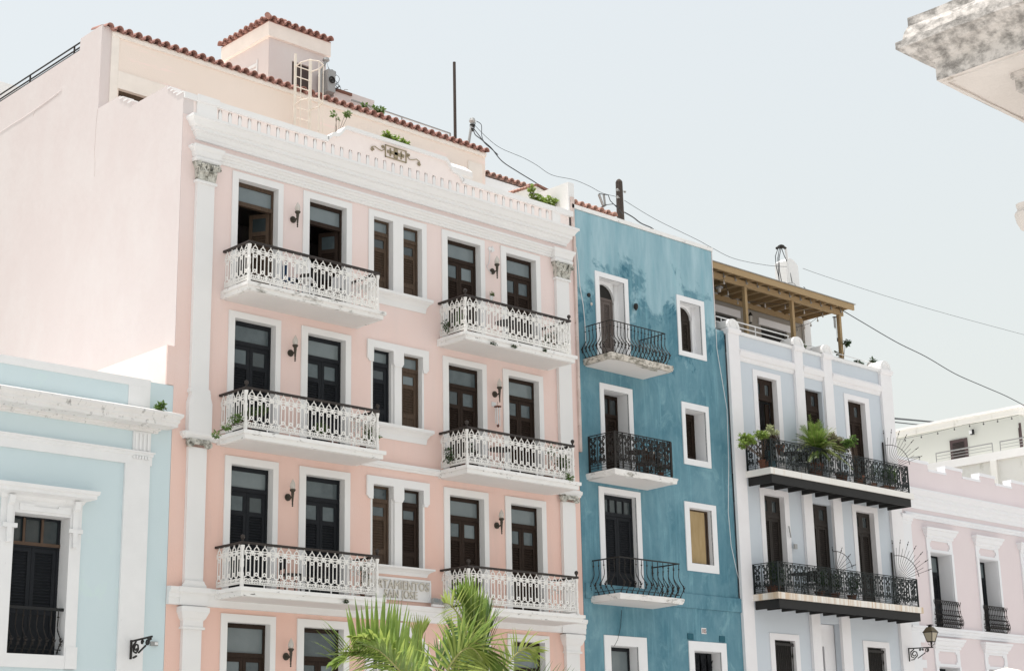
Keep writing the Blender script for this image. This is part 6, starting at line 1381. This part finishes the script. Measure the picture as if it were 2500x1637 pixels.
chair('patio_chair', 'wrought iron chair left of the fern on the upper long balcony', 42.6, 31.5, 11.18, -1.2, iron)
table('patio_table', 'wrought iron table behind the left part of the lower long balcony', 42.2, 31.5, 7.43, .38, .72, iron)
chair('patio_chair', 'wrought iron chair behind the left part of the lower long balcony', 42.75, 31.5, 7.43, -1.2, iron)
solo('teal_vase', MB().lathe([(.07, 0), (.16, .08), (.18, .18), (.13, .30), (.05, .38), (.05, .60), (.06, .62)], (40.85, 31.35, 11.19), 14), teal, 'round teal vase in the left corner of the upper long balcony', 'vase', smooth=True)
# wooden fly swatter shaped duster on the wall, door tag
solo('hanging_dustpan', MB().tube([at(1926, 1283, 31.9), at(1931, 1311, 31.9)], .02, 5).box(42.52, 42.66, 31.88, 31.92, 9.0, 9.15), greym, 'small long handled dustpan leaning on the door surround of the lower long balcony', 'dustpan')
# parasol tip bottom right
ps = thing('cream_parasol', 'top of a cream parasol at the lower right edge', 'parasol', tuple(at(2457, 1640, 27)*1.0)); p = at(2457, 1628, 27)
cn = MB(); n = 8; top = (p.x, p.y, p.z+.0)
for k in range(n):
    a0, a1 = 2*math.pi*k/n, 2*math.pi*(k+1)/n
    cn.add([top, (p.x+.5*math.cos(a0), p.y+.5*math.sin(a0), p.z-.12), (p.x+.5*math.cos(a1), p.y+.5*math.sin(a1), p.z-.12)], [(0, 1, 2)]); cn.add([(p.x+.55*math.cos(a0), p.y+.55*math.sin(a0), p.z-.20), (p.x+1.5*math.cos(a0), p.y+1.5*math.sin(a0), p.z-.62), (p.x+1.5*math.cos(a1), p.y+1.5*math.sin(a1), p.z-.62), (p.x+.55*math.cos(a1), p.y+.55*math.sin(a1), p.z-.20)], [(0, 1, 2, 3)])
part('canopy', cn, canvas, ps); part('pole', MB().tube([(p.x, p.y, 0), (p.x, p.y, p.z)], .03, 8), greym, ps)

# ==================================================================== PALM
pt = thing('palm_tree', 'young feather palm with bright arching fronds in front of the pink building', 'palm tree', (at(1130, 1637, 26).x, 26, 0))
bx_ = at(1130, 1700, 26)
part('trunk', MB().tube([(bx_.x, 26, 0), (bx_.x+.05, 26, 1.5), (bx_.x, 26, bx_.z-.2)], .16, 12, .11), bark, pt)
prr = random.Random(11)
LEAF = {}
def leaf_mesh(v, m_):
    key = (v, m_.name)
    if key in LEAF: return LEAF[key]
    mb = MB(); n = 7; dr = (.02, .10, .22, .40)[v]      # unit length along +X, droop in -Z, V-fold
    pts = []
    for i in range(n+1):
        t = i/n; wd_ = .029*math.sin(math.pi*min(1, t*.92+.10))**.6*(1-t**3*.85)+.0015
        x = t*(1-.15*dr*t*2); z = -dr*t*t*1.6; pts.append((x, wd_, z))
    for x, w_, z in pts: mb.v += [(x, -w_, z-w_*.35), (x, 0, z), (x, w_, z-w_*.35)]
    for i in range(n):
        a = i*3; mb.f += [(a, a+1, a+4, a+3), (a+1, a+2, a+5, a+4)]
    LEAF[key] = mb.mesh('leaflet', m_); return LEAF[key]
def frond(pix, L0, n, m_, up=.0, spread=55, single=False, tipang=20, roll=0, droop=1, lmax=1.0, kinds=(0, 1), widths=1.0, start=.12):
    """pix: (px,py,Y) control points of the midrib; leaflets on both sides in the frond's own plane"""
    P = [at(a, b_, y) for a, b_, y in pix]; sm = []
    for i in range(len(P)-1):
        p0, p1, p2, p3 = P[max(i-1, 0)], P[i], P[i+1], P[min(i+2, len(P)-1)]
        for j in range(8):
            t = j/8; sm.append(.5*((2*p1)+(p2-p0)*t+(2*p0-5*p1+4*p2-p3)*t*t+(-p0+3*p1-3*p2+p3)*t**3))
    sm.append(P[-1])
    L0 *= 1.25; n = int(n*1.3); fo = part('frond', MB().tube(sm, .028, 6, .006), midr, pt)
    view = -FW
    joined = MB()
    for i in range(n):
        t = start+(1-start)*i/(n-1); k = min(len(sm)-2, int(t*(len(sm)-1))); fr_ = t*(len(sm)-1)-k
        p = sm[k].lerp(sm[k+1], min(1, fr_)); d = (sm[k+1]-sm[k]).normalized()
        nrm = (view*math.cos(roll)+d.cross(view)*math.sin(roll)); nrm = (nrm-d*nrm.dot(d)).normalized()
        side = d.cross(nrm).normalized()
        for s in (-1, 1):
            ang = R(spread+(tipang-spread)*t+prr.uniform(-5, 5)); lift = prr.uniform(-.15, .25)
            ld_ = (d*math.cos(ang)+side*s*math.sin(ang)+nrm*lift*.6+Vector((0, 0, up))).normalized()
            L_ = L0*(math.sin(math.pi*(.16+.78*t))**.7)*prr.uniform(.88, 1.06)*lmax
            v = kinds[prr.randrange(len(kinds))]
            bl = ld_.cross(nrm).normalized()              # blade width lies in the plane seen from the street
            zv = (Vector((0, 0, 1))-ld_*ld_.z)
            zv = zv.normalized() if zv.length > .15 else nrm
            yv = (bl*.55+zv.cross(ld_)*(.45 if zv.cross(ld_).dot(bl) > 0 else -.45)).normalized()
            W_ = L0*widths*1.05
            mt = Matrix(((ld_.x*L_, yv.x*W_, zv.x*L_), (ld_.y*L_, yv.y*W_, zv.y*L_), (ld_.z*L_, yv.z*W_, zv.z*L_)))
            if single:
                o = link('leaflet', leaf_mesh(v, m_), fo, p); o.matrix_local = Matrix.Translation(p-ORG[fo.name]) @ mt.to_4x4()
            else:
                me = leaf_mesh(v, m_); joined.add([mt @ w_.co+p for w_ in me.vertices], [tuple(f_.vertices) for f_ in me.polygons])
    if not single: part('leaflets', joined, m_, fo, kind='stuff')
    return fo
# upright centre frond
frond([(1160, 1690, 26.0), (1166, 1600, 25.9), (1160, 1550, 25.8), (1148, 1500, 25.7), (1132, 1470, 25.6)], .95, 25, palmm, spread=27, tipang=8, single=True, kinds=(0, 0, 1), up=.10, roll=.25)
frond([(1165, 1690, 26.2), (1178, 1610, 26.2), (1185, 1550, 26.2), (1186, 1500, 26.2)], .80, 16, palmd, spread=24, tipang=8, single=True, kinds=(0, 0), up=.12, roll=-.3)
# small light frond curling left of the centre
frond([(1150, 1600, 25.8), (1135, 1530, 25.6), (1105, 1480, 25.5), (1085, 1470, 25.4)], .50, 16, palmt, spread=75, tipang=40, kinds=(1, 2), roll=.5)
# left arching frond, leaflets up and drooping
frond([(1085, 1700, 25.9), (1000, 1645, 25.8), (955, 1605, 25.6), (905, 1588, 25.4), (850, 1592, 25.2), (815, 1612, 25.1)], .95, 32, palmm, spread=62, tipang=25, single=True, kinds=(0, 0, 1), up=.55, roll=.35)
frond([(1085, 1720, 25.6), (1010, 1655, 25.5), (950, 1600, 25.3), (900, 1560, 25.1), (860, 1555, 24.9)], .95, 26, palmt, spread=48, tipang=20, kinds=(1, 2, 2), up=-.10, roll=-.2)
frond([(1060, 1720, 25.4), (990, 1650, 25.2), (930, 1590, 25.0), (890, 1575, 24.9)], .85, 18, palmm, spread=50, tipang=20, kinds=(2, 1), up=-.2, roll=.2)
# yellow-green fan right of the sign
frond([(1070, 1700, 26.2), (1030, 1620, 26.2), (1022, 1570, 26.2), (1035, 1535, 26.2)], .55, 22, palmt, spread=20, tipang=5, kinds=(0, 0), up=.15)
frond([(1080, 1700, 26.3), (1070, 1640, 26.3), (1080, 1600, 26.4), (1095, 1565, 26.4)], .55, 12, palmd, spread=34, tipang=10, kinds=(0, 1), up=.15)
# drooping frond arching at the bottom centre
frond([(1110, 1710, 25.7), (1100, 1650, 25.5), (1125, 1590, 25.3), (1160, 1568, 25.1), (1195, 1590, 24.9), (1225, 1625, 24.8)], .80, 30, palmm, spread=58, tipang=25, single=True, kinds=(1, 2), up=-.25, roll=.1)
frond([(1110, 1710, 25.5), (1090, 1650, 25.3), (1115, 1600, 25.1), (1150, 1580, 25.0), (1180, 1610, 24.9)], .70, 18, palmt, spread=55, tipang=30, kinds=(2, 1), up=-.25)
# right fronds
frond([(1180, 1700, 25.9), (1225, 1640, 25.8), (1255, 1600, 25.7), (1285, 1580, 25.6), (1310, 1590, 25.5)], .50, 20, palmt, spread=50, tipang=40, kinds=(1, 2), up=.0)
frond([(1180, 1720, 26.1), (1260, 1680, 26.0), (1330, 1660, 25.9), (1400, 1655, 25.8)], .50, 14, palmd, spread=50, tipang=30, kinds=(0, 0, 1), up=.6)
frond([(1130, 1720, 26.5), (1120, 1640, 26.6), (1125, 1580, 26.7), (1120, 1545, 26.8)], .75, 14, palmd, spread=36, tipang=12, kinds=(0, 1), up=.15)
